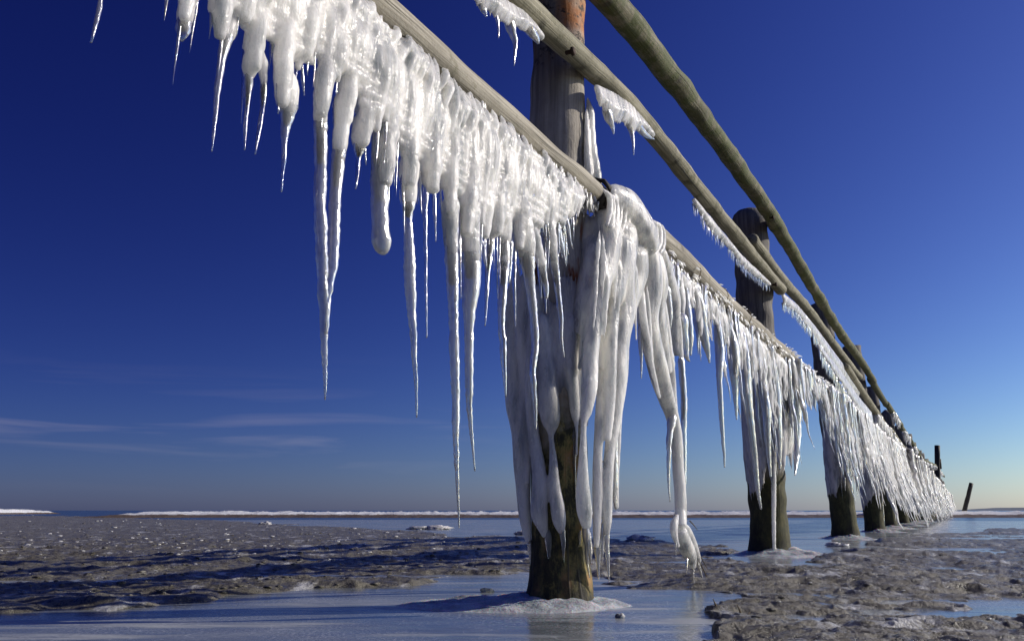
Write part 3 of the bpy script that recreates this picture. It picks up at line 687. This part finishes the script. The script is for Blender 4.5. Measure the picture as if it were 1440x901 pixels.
# C: from second to third post, ice over the rail
labels = ['dense white icicle curtain between the second and third posts, thickly crusted over its rail', 'tall white icicle curtain between the third and fourth posts reaching near the frozen ground', 'narrow looking icicle curtain between the fourth and fifth posts']
for i in range(1, 4):
    rt = thing('icicle_curtain', W((S[i]+S[i+1])/2, LO, zl(S[i]+1.5)), labels[i-1], 'icicle curtain', GRP)
    tab = {1: [(1118, 625), (1130, 560), (1142, 585), (1160, 635), (1178, 680), (1190, 700), (1200, 690)], 2: [(1190, 700), (1200, 700), (1215, 700), (1228, 730)], 3: [(1225, 728), (1240, 738), (1256, 748)]}[i]
    bf = bot_from_px(tab)
    needles(rt, S[i]-.02, S[i+1]+.02, lambda s: zl(s)-.02, lambda s: max(.03, bf(s)), 110 if i == 1 else 80, (.010, .018) if i == 1 else (.014, .026), 60 if i == 1 else 20, far=(i > 1), vox=.012, seedo=i*1000, spread=.07, off=LO+.04*i, out=[0, .07, .13, .17][i], bfrac=(.5, .85))
    crust(rt, S[i]-.1, S[i+1], lambda s: zl(s), LO, 420, .055, .05, up=.55)
    if i >= 1:      # knobbly ice cased round the rail
        b = Bag(); s = S[i]-.1
        while s < S[i+1]-.05:
            c = W(s, LO+.01, zl(s)+.0); b.blob(c, random.uniform(.05, .075)*(.8 if i == 1 else 1.1), seed=s*9, sub=1, amp=.5); s += .07 if i == 1 else .1
        b.build('rail_ice', ICE, rt, remesh=.013)
# far spans, ice down to the ground from the lower and middle rails
for i in range(4, len(S)-1):
    rt = thing('icicle_curtain', W((S[i]+S[i+1])/2, LO, 1.0), 'far icicle curtain hanging to the ground, %s span counted from the nearest post' % ORD[i+1], 'icicle curtain', 'distant icicle curtains of the groyne')
    bf = lambda s: max(.0, .06 + .12*noise.noise(Vector((s*1.7, 4, 0))))
    needles(rt, S[i]-.02, S[i+1]+.02, lambda s: zl(s)+.02, bf, 40, (.022, .042), 0, far=True, spread=.14, vox=.022, seedo=i*977, off=LO+.16, out=.16, bfrac=(.7, 1.05))
# middle rail fringes
def fringe(label, tr_top, tr_bot, off, dens, rr_, nind, vox=.006, far=False, grp='ice fringes under the middle rail', extra=()):
    a = sorted(SZ(FP(x, y, off)) for x, y in tr_top); c = sorted(SZ(FP(x, y, off)) for x, y in tr_bot)
    s0, s1 = a[0][0], a[-1][0]
    rt = thing('ice_fringe', W((s0+s1)/2, off, interp(a, (s0+s1)/2)), label, 'ice fringe', grp)
    bb = Bag(); s = s0; k = 0
    while s < s1:
        zt_, zb = interp(a, s), interp(c, s); ln = max(.02, zt_-zb)
        bb.tube([W(s, off, zt_+.01), W(s+.005, off+.012, zt_-ln*.5), W(s+.01, off, zt_-ln*random.uniform(.8, 1.05))], [.013, .012*random.uniform(.8, 1.3), .004], sides=8, rough=.15, seed=k); s += .013 if not far else .03; k += 1
    bb.build('ice_sheet', ICE, rt, remesh=vox)
    st = Bag(); n = int((s1-s0)*dens)
    for i in range(n):
        s = random.uniform(s0, s1); zb = interp(c, s); ln = random.uniform(.2, 1)*rr_[2]
        pts, rr = icicle_path(W(s, off+random.uniform(-.01, .01), zb+.02), ln+.02, random.uniform(*rr_[:2]), i*3.1+s, step=.012)
        st.tube(pts, rr, sides=7)
    if n: st.build('needles', CLEAR, rt, kind='stuff')
    for i, tr in enumerate(extra):
        pts, rr = px_icicle(tr, off=off, seed=i*1.9+s0, bead=.06); b = Bag(); b.tube(pts, rr, sides=10, rough=.05, seed=i); b.build('icicle', CLEAR, rt)
    return rt
fringe('small torn ice fringe under the middle rail left of the nearest post', [(600, -90), (660, -40), (700, 0), (735, 22), (760, 52)], [(600, -70), (672, 12), (700, 28), (722, 42), (745, 45), (760, 58)], .16, 0, (.003, .005, .05), 0,
       extra=[[(668, -5, 12), (676, 8, 9), (682, 18, 7), (683, 24, 2)], [(697, 20, 12), (700, 35, 5), (701, 54, 1.5)], [(715, 20, 26), (720, 42, 14), (724, 62, 7), (723, 93, 1.5)], [(735, 22, 24), (745, 42, 16), (754, 54, 10), (757, 62, 3)]])
fringe('small ragged ice fringe under the middle rail just right of the nearest post', [(838, 124), (860, 134), (885, 150), (915, 186)], [(836, 140), (850, 165), (862, 176), (875, 172), (888, 190), (900, 182), (916, 197)], .165, 0, (.003, .005, .05), 0,
       extra=[[(850, 150, 18), (857, 168, 12), (862, 180, 6), (863, 189, 1.5)], [(880, 160, 18), (887, 180, 9), (890, 198, 5), (891, 218, 1.5)], [(892, 170, 14), (906, 188, 9), (920, 196, 2)], [(855, 138, 4), (868, 134, 3), (872, 130, 1)], [(864, 140, 4), (876, 136, 3), (881, 128, 1)]])
fringe('long sawtooth ice strip under the middle rail left of the second post', [(975, 282), (1005, 318), (1040, 360), (1080, 398)], [(975, 290), (1000, 328), (1022, 348), (1045, 378), (1065, 392), (1079, 402)], .15, 60, (.003, .006, .05), 0)
fringe('ice strip under the middle rail between the second and third posts', [(1100, 414), (1120, 430), (1145, 460), (1190, 520), (1206, 545)], [(1100, 428), (1118, 440), (1145, 475), (1170, 512), (1195, 545), (1207, 560)], .12, 60, (.004, .008, .07), 0, vox=.009)
fringe('ice strip under the middle rail between the third and fourth posts', [(1150, 484), (1180, 520), (1205, 556), (1225, 580)], [(1150, 492), (1180, 540), (1205, 578), (1226, 604)], .13, 40, (.006, .012, .12), 0, vox=.013, far=True)
for i in range(3, len(S)-2):
    rt = thing('ice_fringe', W((S[i]+S[i+1])/2, LO, zm(S[i])), 'far ice fringe under the middle rail, %s span counted from the nearest post' % ORD[i+1], 'ice fringe', 'distant ice fringes of the groyne')
    needles(rt, S[i]-.02, S[i+1]+.02, lambda s: zm(s)-.03, lambda s: zm(s)-.30-.12*min(1, (i-3)*.3), 30, (.015, .028), 0, far=True, spread=.06, vox=.02, seedo=i*577)
for i in range(4, len(S)-3):
    rt = thing('ice_fringe', W((S[i]+S[i+1])/2, LO, zu(S[i])), 'far ice patch under the upper rail, %s span counted from the nearest post' % ORD[i+1], 'ice fringe', 'distant upper ice patches of the groyne')
    needles(rt, S[i]+.9, S[i+1]-1.0, lambda s: zu(s)-.03, lambda s: zu(s)-.22, 22, (.012, .024), 0, far=True, spread=.05, vox=.02, seedo=i*377)
# rime on the later posts
def post_ice(i, label, z0, z1, r, seed, tips=18):
    c = W(S[i], 0, 0); rt = thing('post_ice', (c.x, c.y, .1), label, 'post ice'); b = Bag(); rnd = random.Random(seed)
    for k_ in range(34):
        a = math.pi*(1.0+1.0*k_/33)+rnd.uniform(-.05, .05); zt_ = z1+rnd.uniform(-.1, .1)
        left = max(0, -math.cos(a)); zb = z0 + rnd.uniform(-.06, .12) - left*.38*z0
        zb = max(.06, zb); rr_ = r + .035*left
        pts = []; rad = []
        for q_ in range(9):
            t = q_/8; pts.append(Vector((c.x+math.cos(a)*rr_*(1+.05*t), c.y+math.sin(a)*rr_, zt_+(zb-zt_)*t))); rad.append((.022+.012*noise.noise(Vector((k_, t*3, seed))))*(1 if t < .7 else (1-t)/.3+.12)*(.5+.5*min(1, t*4)))
        b.tube(pts, rad, sides=8, rough=.1, seed=k_)
    b.build('ice_body', ICE, rt, remesh=.01 if i == 1 else .016)
    for k_ in range(tips):
        a = math.pi*rnd.uniform(1.0, 2.0)
        pts, rr = icicle_path(Vector((c.x+math.cos(a)*(r+.03), c.y+math.sin(a)*(r+.03), rnd.uniform(z0+.02, z1))), rnd.uniform(.15, .5), rnd.uniform(.01, .017), k_+seed)
        pts = [p for p in pts]; bb = Bag(); bb.tube(pts, rr, sides=7); bb.build('icicle', CLEAR, rt)
post_ice(1, 'pale ice jacket on the second post above its green foot', .62, 1.35, .14, 5)
post_ice(2, 'pale ice jacket on the third post', .62, 1.35, .13, 6, 10)
post_ice(3, 'pale ice jacket on the fourth post', .5, 1.3, .13, 7, 6)
# narrow white vertical drip on post two foot
b = Bag(); pts, rr = px_icicle([(1087, 640, 7), (1088, 680, 7), (1088, 730, 6), (1089, 772, 5)], Y=post_Y[1]-.15, seed=3); b.tube(pts, rr, sides=8)
tag(b.build('ice_streak', ICE), 'narrow white streak of ice down the green foot of the second post', 'post ice')

# ------------------------------------------------------------------ ground
def hash2(ix, iy, seed):
    h = (ix.astype(np.int64)*374761393 + iy.astype(np.int64)*668265263 + seed*1442695041) & 0xffffffff
    h = ((h ^ (h >> 13))*1274126177) & 0xffffffff
    return ((h ^ (h >> 16)) & 0xffff)/65535.0
def vn(x, y, seed=0):
    ix = np.floor(x); iy = np.floor(y); fx = x-ix; fy = y-iy; fx = fx*fx*(3-2*fx); fy = fy*fy*(3-2*fy)
    a = hash2(ix, iy, seed); b = hash2(ix+1, iy, seed); c = hash2(ix, iy+1, seed); d = hash2(ix+1, iy+1, seed)
    return (a*(1-fx)+b*fx)*(1-fy)+(c*(1-fx)+d*fx)*fy
def fbm(x, y, o=5, seed=0, g=.5):
    s = 0; a = 1; t = 0
    for i in range(o):
        s = s + a*vn(x*2**i+i*17.3, y*2**i-i*9.1, seed+i); t += a; a *= g
    return s/t
def ridge(x, y, o=4, seed=0):
    s = 0; a = 1; t = 0
    for i in range(o):
        s = s + a*(1-np.abs(2*vn(x*2**i+i*7.3, y*2**i+i*3.1, seed+i)-1)); t += a; a *= .5
    return s/t
def seg(tab, x): return np.interp(x, [a for a, _ in tab], [b for _, b in tab])
def height(X, Y):
    """land form of the mud flat, metres; laid out by where its shores lie"""
    Yc = np.maximum(Y, .35)
    # picture-row of each ground place, used only to lay out the shores
    dep = Yc*cp + (-H)*sp_
    pxl = 720 + F*X/np.maximum(dep, .25); pyl = 450.5 - F*(-Yc*sp_ + (-H)*cp)/np.maximum(dep, .25)
    jit = (fbm(X*1.1, Y*.6, 4, 3)-.5)
    pxl = pxl + (fbm(X*2.6, Y*2.6, 4, 91)-.5)*190*np.clip((1500-pxl)/300, 0, 1)*np.clip((pxl-700)/200, 0, 1)
    top = seg([(-900, 718), (0, 721.5), (300, 730), (560, 743), (640, 750), (740, 749), (840, 752), (940, 757), (1000, 764), (1040, 776), (1120, 791), (1180, 782), (1215, 762), (1300, 747), (1440, 740), (2200, 738)], pxl)
    bot = seg([(-900, 862), (0, 855), (200, 846), (400, 832), (560, 822), (700, 806), (760, 800), (840, 812), (900, 826), (990, 828), (1010, 850), (1030, 910), (1045, 1400), (2200, 1400)], pxl)
    row = lambda p: H*F/np.maximum(p-717, 2.0)
    yt, yb = row(top), row(bot)
    dt = (yt - Yc)/yt; db = (Yc - yb)/yb
    m = np.minimum(dt*5, db*9)                               # >0 inside the mud
    jit2 = fbm(X*3.2+5, Y*2.2, 4, 77)-.5
    m = np.clip(m + jit*1.5 + jit2*1.1, -1, 1)
    right = 1/(1+np.exp(-(X - .17*Yc - .0)/.15*1.0)); 
    r1 = ridge(X*1.7+jit*2, Y*2.9, 4, 11); r2 = ridge(X*5.5, Y*8.5, 3, 21); f1 = fbm(X*14, Y*14, 4, 31)
    near = np.exp(-np.maximum(Yc-7.5, 0)/5)
    h_left = .007 + near*((r1-.58)*.050 + (r2-.6)*.024) + (f1-.5)*.026*np.exp(-Yc/25) + .012*np.clip((Yc-6)/4, 0, 1)
    wx = (fbm(X*4, Y*4, 3, 61)-.5)*.5; wy = (fbm(X*4+9, Y*4, 3, 63)-.5)*.5
    r3 = ridge(X*2.4+wx*3, Y*3.4+wy*3, 5, 41); r4 = ridge(X*9+wx*6, Y*12+wy*6, 4, 43)
    h_right = .006 + ((r3-.60)*.060 + (r4-.58)*.026 + (f1-.5)*.024)*np.exp(-Yc/30) + (fbm(X*.8, Y*1.3, 3, 51)-.5)*.075
    h = h_left*(1-right) + h_right*right
    # gap of broken ridges between water and mud behind the nearest post
    k = np.clip(m*1.4+.15, 0, 1); k = k*k*(3-2*k)
    z = -.03 + (h+.03)*k
    # middle strip, ice with ridges
    z = np.where(Yc < 1.2, np.minimum(z, .01), z)
    far = np.clip((Yc-60)/40, 0, 1); z = z*(1-far) - .05*far
    return z
cols_a = np.concatenate([np.radians(np.linspace(-180, -40, 40, endpoint=False)), np.radians(np.linspace(-40, 40, 900, endpoint=False)), np.radians(np.linspace(40, 180, 40))])
rows_py = np.concatenate([np.linspace(1400, 905, 45, endpoint=False), np.linspace(905, 725, 380, endpoint=False)])
rr_ = H*F/(rows_py-717); rr_ = np.concatenate([[.05, .2], rr_, np.geomspace(rr_[-1]*1.02, 9000, 70)])
A_, R_ = np.meshgrid(cols_a, rr_); Xg = np.sin(A_)*R_; Yg = np.cos(A_)*R_
Zg = np.where(Yg > .3, height(Xg, Yg), .01 + .02*(fbm(Xg*2, Yg*2, 4, 5)-.5)*np.exp(-R_/50))
Zg = np.where((R_ > 60), np.minimum(Zg, -.05), Zg)
nr, nc = Xg.shape
def grid_mesh(name, V, nr, nc, m):
    me = bpy.data.meshes.new(name); me.vertices.add(nr*nc); me.vertices.foreach_set('co', V.reshape(-1))
    i = np.arange(nr-1)[:, None]*nc; j = np.arange(nc-1)[None]
    q = np.stack([i+j, i+j+1, i+nc+j+1, i+nc+j], -1).reshape(-1, 4)[:, ::-1]
    me.loops.add(q.size); me.loops.foreach_set('vertex_index', q.reshape(-1).astype(np.int32))
    me.polygons.add(len(q)); me.polygons.foreach_set('loop_start', (np.arange(len(q))*4).astype(np.int32))
    me.polygons.foreach_set('use_smooth', np.ones(len(q), bool)); me.update(calc_edges=True); me.materials.append(m)
    o = bpy.data.objects.new(name, me); sc.collection.objects.link(o); return o
def mud_material():
    m, nt, b, out = mat('frozen_mud'); g = G(nt); pos = g.pos()
    n1 = g.noise(pos, 3, 6, .65); n2 = g.noise(pos, 24, 6, .7); n3 = g.noise(pos, 130, 4, .7)
    col = g.ramp(n2, [(.3, (.030, .027, .020)), (.48, (.135, .124, .090)), (.66, (.29, .268, .205))])
    col = g.mix(g.mapr(n1, .35, .65, 0, .4), col, (.135, .124, .088))
    fr = g.n('ShaderNodeTexNoise'); sep = g.n('ShaderNodeSeparateXYZ'); g.l(pos, sep.inputs[0])
    fr1 = g.noise(g.scaled(pos, (1, .45, 1)), 5.0, 8, .72)
    frost = g.mapr(fr1, .55, .64, 0, 1)                       # frozen spray lies in patches
    frost = g.math('MULTIPLY', frost, g.mapr(n3, .35, .55, .35, 1))
    col = g.mix(frost, col, (.66, .67, .68))
    g.l(col, b.inputs['Base Color'])
    g.l(g.mapr(n2, .35, .6, .15, .5), b.inputs['Roughness']); b.inputs['Specular IOR Level'].default_value = .5
    h = g.math('ADD', g.math('MULTIPLY', n2, 1.0), g.math('MULTIPLY', n3, .35))
    g.l(g.bump(h, .8, .03), b.inputs['Normal']); return m
gm = grid_mesh('ground', np.stack([Xg, Yg, Zg], -1), nr, nc, mud_material()); gm['kind'] = 'structure'
def water_material():
    m, nt, b, out = mat('frozen_water'); g = G(nt); pos = g.pos()
    st = g.scaled(pos, (.7, 1.3, 1)); n1 = g.noise(st, 1.6, 5, .6); n2 = g.noise(pos, 22, 5, .65); n3 = g.noise(g.scaled(pos, (.35, 1.6, 1)), 3.2, 5, .6)
    col = g.ramp(n1, [(.35, (.09, .11, .125)), (.55, (.19, .21, .22)), (.72, (.36, .38, .38))])
    fro = g.mapr(n3, .54, .70, 0, .8); col = g.mix(fro, col, (.55, .58, .60))
    dust = g.math('MULTIPLY', g.mapr(g.noise(pos, 90, 4, .75), .50, .62, 0, 1), g.mapr(g.noise(pos, 2.3, 4, .6), .36, .60, 0, .75))
    vc = g.n('ShaderNodeTexVoronoi', feature='DISTANCE_TO_EDGE'); vc.inputs['Scale'].default_value = 2.6
    wv = g.n('ShaderNodeVectorMath', operation='ADD'); g.l(pos, wv.inputs[0]); wn = g.n('ShaderNodeTexNoise'); wn.inputs['Scale'].default_value = 3; g.l(pos, wn.inputs['Vector']); g.l(wn.outputs['Color'], wv.inputs[1]); g.l(wv.outputs[0], vc.inputs['Vector'])
    crk = g.math('MULTIPLY', g.mapr(vc.outputs['Distance'], .012, .002, 0, .6), g.mapr(n1, .4, .6, 0, 1))
    col = g.mix(dust, col, (.62, .64, .66)); col = g.mix(crk, col, (.60, .63, .65))
    g.l(col, b.inputs['Base Color'])
    r = g.math('ADD', g.mapr(n1, .3, .7, .10, .26), g.math('MULTIPLY', fro, .3)); g.l(r, b.inputs['Roughness'])
    b.inputs['IOR'].default_value = 1.31
    h = g.math('ADD', g.math('MULTIPLY', g.noise(g.scaled(pos, (.8, 1.6, 1)), 5, 4, .5), 1.0), g.math('MULTIPLY', n2, .15))
    g.l(g.bump(h, .35, .012), b.inputs['Normal']); return m
M_WATER = water_material()
ra = np.radians(np.linspace(-180, 180, 73)); rd_ = np.array([.02, 1, 4, 12, 25, 32.0]); a2, r2 = np.meshgrid(ra, rd_)
o = grid_mesh('frozen_pool', np.stack([np.sin(a2)*r2, np.cos(a2)*r2, np.zeros_like(a2)], -1), len(rd_), len(ra), M_WATER); o['kind'] = 'structure'
def sea_material():
    m, nt, b, out = mat('cold_sea'); g = G(nt); pos = g.pos()
    n1 = g.noise(g.scaled(pos, (.3, 1, 1)), .6, 5, .6)
    g.l(g.ramp(n1, [(.4, (.012, .03, .055)), (.7, (.05, .085, .12))]), b.inputs['Base Color']); b.inputs['Roughness'].default_value = .22; b.inputs['IOR'].default_value = 1.33
    g.l(g.bump(n1, .5, .08), b.inputs['Normal']); return m
rd_ = np.geomspace(32.0, 15000, 30); a2, r2 = np.meshgrid(ra, rd_)
o = grid_mesh('sea', np.stack([np.sin(a2)*r2, np.cos(a2)*r2, np.zeros_like(a2)-.0], -1), len(rd_), len(ra), sea_material()); o['kind'] = 'structure'

# snowy bank beyond the channel
def snow_mat():
    m, nt, b, out = mat('crusted_snow'); g = G(nt); pos = g.pos()
    n = g.noise(pos, 3, 6, .7); sep = g.n('ShaderNodeSeparateXYZ'); g.l(pos, sep.inputs[0])
    c = g.ramp(n, [(.3, (.62, .65, .70)), (.6, (.84, .85, .86))])
    hh = g.math('ADD', sep.outputs[2], g.mapr(g.noise(pos, 1.3, 4, .7), .3, .7, -.03, .03))
    c = g.mix(g.mapr(hh, .12, .14, 1, 0), c, (.12, .085, .055))
    g.l(c, b.inputs['Base Color']); b.inputs['Roughness'].default_value = .6; g.l(g.bump(n, .8, .1), b.inputs['Normal']); return m
M_SNOW = snow_mat()
def bank(x0, x1, Yn, Yf, hgt, name, seed, nx=900, ny=26):
    u = np.linspace(0, 1, nx); v = np.linspace(0, 1, ny); U, V_ = np.meshgrid(u, v)
    X = x0 + (x1-x0)*U; Yb = Yn + (fbm(X*.15, X*0+seed, 3, seed)-.5)*5; Y = Yb + (Yf-Yn)*V_
    prof = np.clip(np.sin(np.pi*np.clip(V_, 0, 1))**.35, 0, 1)
    endf = np.clip(np.minimum(U, 1-U)*25, 0, 1)
    Z = -.06 + (hgt+.06)*prof*endf*(.35+1.25*fbm(X*1.3, Y*.7, 5, seed+5, .7))
    o = grid_mesh(name, np.stack([X, Y, Z], -1), ny, nx, M_SNOW); o['kind'] = 'structure'; return o
bank(-21, 60, 40, 60, .215, 'snow_bank', 3)
bank(-70, -43, 72, 90, .40, 'snow_bank', 9, nx=260)
def far_mat():
    m, nt, b, out = mat('distant_shore'); g = G(nt); n = g.noise(g.pos(), .02, 5); g.l(g.ramp(n, [(.3, (.10, .13, .18)), (.7, (.16, .19, .24))]), b.inputs['Base Color']); b.inputs['Roughness'].default_value = .9; return m
Xf = np.linspace(1400, 3600, 200); rows = []
for yy, hk in ((2600, 0), (2650, 1), (2900, 1), (3000, 0)):
    rows.append(np.stack([Xf, np.full_like(Xf, yy), hk*(7+7*fbm(Xf*.01, Xf*0, 5, 8))*np.clip((Xf-1400)/150, 0, 1)], -1))
o = grid_mesh('distant_shore', np.array(rows), 4, 200, far_mat()); o['kind'] = 'structure'

# ------------------------------------------------------------------ ice collars round the feet of the posts
def slush():
    m, nt, b, out = mat('grey_slush_ice'); g = G(nt); pos = g.pos()
    n = g.noise(pos, 9, 6, .65); f = g.noise(pos, 70, 4, .7)
    c = g.ramp(n, [(.32, (.30, .34, .36)), (.5, (.50, .53, .54)), (.64, (.76, .77, .76))])
    g.l(c, b.inputs['Base Color']); g.l(g.mapr(f, .35, .65, .15, .5), b.inputs['Roughness']); b.inputs['IOR'].default_value = 1.31
    b.inputs['Subsurface Weight'].default_value = .6; b.inputs['Subsurface Scale'].default_value = .03
    g.l(g.bump(g.math('ADD', n, g.math('MULTIPLY', f, .5)), .9, .02), b.inputs['Normal']); return m
M_SLUSH = slush()
def collar(i, rx, ry, h, label, seed, cx=0, cy=0):
    c = W(S[i], 0, 0); b = Bag(); nr_, na = 26, 110; V = []; f = []
    for r in range(nr_+1):
        t = r/nr_
        for a in range(na):
            th = 2*math.pi*a/na; k = 1+.22*noise.noise(Vector((math.cos(th)*1.3, math.sin(th)*1.3, seed)))+.08*noise.noise(Vector((math.cos(th)*5, math.sin(th)*5, seed)))
            x = cx*t + math.cos(th)*rx*k*t; y = cy*t + math.sin(th)*ry*k*t
            z = h*((1-t)**1.5)*1.0 + .012*(1-t**6) - .004 + (.016*noise.noise(Vector((x*11, y*11, seed)))+.009*noise.noise(Vector((x*34, y*34, seed))))*(1-t*t*t)
            V.append((c.x+x, c.y+y, max(z, -.02) if t < 1 else -.01))
    for r in range(nr_):
        for a in range(na): f.append((r*na+a, (r+1)*na+a, (r+1)*na+(a+1) % na, r*na+(a+1) % na))
    b.v.append(np.array(V)); b.f = f; b.th.append(np.ones(len(V))); b.gr.append(np.array(V)); b.n = len(V)
    o = b.build('ice_collar', M_SLUSH); tag(o, label, 'ice collar', 'ice collars round the feet of the posts'); return o
collar(0, .44, .25, .045, 'snowy ice mound round the foot of the nearest post', 3, cx=-.17)
collar(1, .36, .50, .07, 'snowy ice mound round the foot of the second post', 4, cx=.03)
collar(2, .30, .5, .07, 'snowy ice mound round the foot of the third post', 5)
collar(3, .32, .5, .06, 'snowy ice mound round the foot of the fourth post', 6, cx=.1)
for i in range(4, 8): collar(i, .45, .6, .07, 'low ice mound at the foot of the far post, %s counted from the nearest' % ORD[i+1], 6+i)['group'] = 'far ice mounds of the groyne'

# ------------------------------------------------------------------ loose ice on the flat
def floe(px, py, wpx, hcm, label, m=ICE, seed=0):
    p = ground(px, py); r = wpx*.5*mpp(p); b = Bag(); z = 0.0
    for k_ in range(5):
        rnd = random.Random(seed*10+k_); b.blob((p.x+rnd.uniform(-.6, .6)*r, p.y+rnd.uniform(-.3, .3)*r, hcm*.004), r*rnd.uniform(.3, .6), seed=seed+k_, sub=3, sc_=(1, .8, hcm*.01/r*1.3), amp=.75)
    tag(b.build('ice_floe', m), label, 'ice chunk'); return b
M_YICE = simple('yellowish_ice', (.85, .74, .48), .35)
floe(687, 832, 24, 1.2, 'small yellowish ice lump on the frozen pool left of the nearest post', M_YICE, 1)
floe(600, 744, 58, 5, 'flat white floe in the channel left of the nearest post', seed=2)
floe(374, 738, 20, 6, 'small white floe at the edge of the far channel', seed=3)
floe(735, 752, 26, 5, 'white ice slab behind the nearest post', seed=4)
floe(895, 762, 44, 6, 'low white ice slab on the mud right of the nearest post', seed=5)
floe(870, 868, 14, 1, 'thin clear ice chip on the pool right of the nearest post', CLEAR, 6)
floe(1180, 768, 30, 3, 'white ice slab at the foot of the third post', seed=7)
cb = Bag(); cnt = 0
for i in range(1700):
    u_ = random.random()
    if u_ < .62: px, py = random.uniform(-60, 740), random.choice([random.uniform(724, 800), random.gauss(772, 9)])
    elif u_ < .70: px, py = random.uniform(840, 1060), random.uniform(745, 800)
    else: px, py = random.uniform(1010, 1500), 745+150*random.random()**1.5
    if py < 722: continue
    p = ground(px, py); z = float(height(np.array([p.x]), np.array([p.y]))[0])
    if z < .002: continue
    r = random.choice([1.0, 1.2, 1.6, 2.6])*mpp(p)*(.8 if px > 1000 else 1.0); r = min(r, .035)
    if random.random() < .6: continue
    q_ = Bag(); cb.blob((p.x, p.y, z+r*.2), r, seed=i, sub=1, sc_=(1.7, 1.4, .35), amp=.6); cnt += 1
o = cb.build('ice_rubble', ICE); o['kind'] = 'stuff'; o['label'] = 'scattered bits of white ice on the frozen mud'
# muddy clods
db = Bag()
for i in range(900):
    if random.random() < .12: px, py = random.uniform(1000, 1500), 748+160*random.random()**1.2
    else: px, py = random.uniform(-60, 740), random.uniform(735, 840)
    p = ground(px, py); z = float(height(np.array([p.x]), np.array([p.y]))[0])
    if z < .004: continue
    r = random.uniform(.004, .012)*(1+.08*p.y); db.blob((p.x, p.y, z), min(r, .05), seed=i, sub=1, sc_=(1.4, 1.1, .45), amp=.7)
o = db.build('mud_clods', gm.data.materials[0]); o['kind'] = 'stuff'; o['label'] = 'clods of dark frozen mud'
# reeds and twigs
for i, (a, c, lb) in enumerate([((1012, 862), (1005, 846), 'dead reed stub poking out of the mud at lower right'), ((1046, 870), (1040, 858), 'short dark twig lying on mud at lower right')]):
    p = ground(*a); b = Bag(); q_ = p + Vector((-.02, -.005, .045)); b.tube([p-Vector((0, 0, .01)), p.lerp(q_, .6), q_], [.004, .003, .001], sides=6)
    b.tube([p, p+Vector((.02, 0, .02))], [.003, .001], sides=5); tag(b.build('reed_stub', M_TWIG), lb, 'twig')
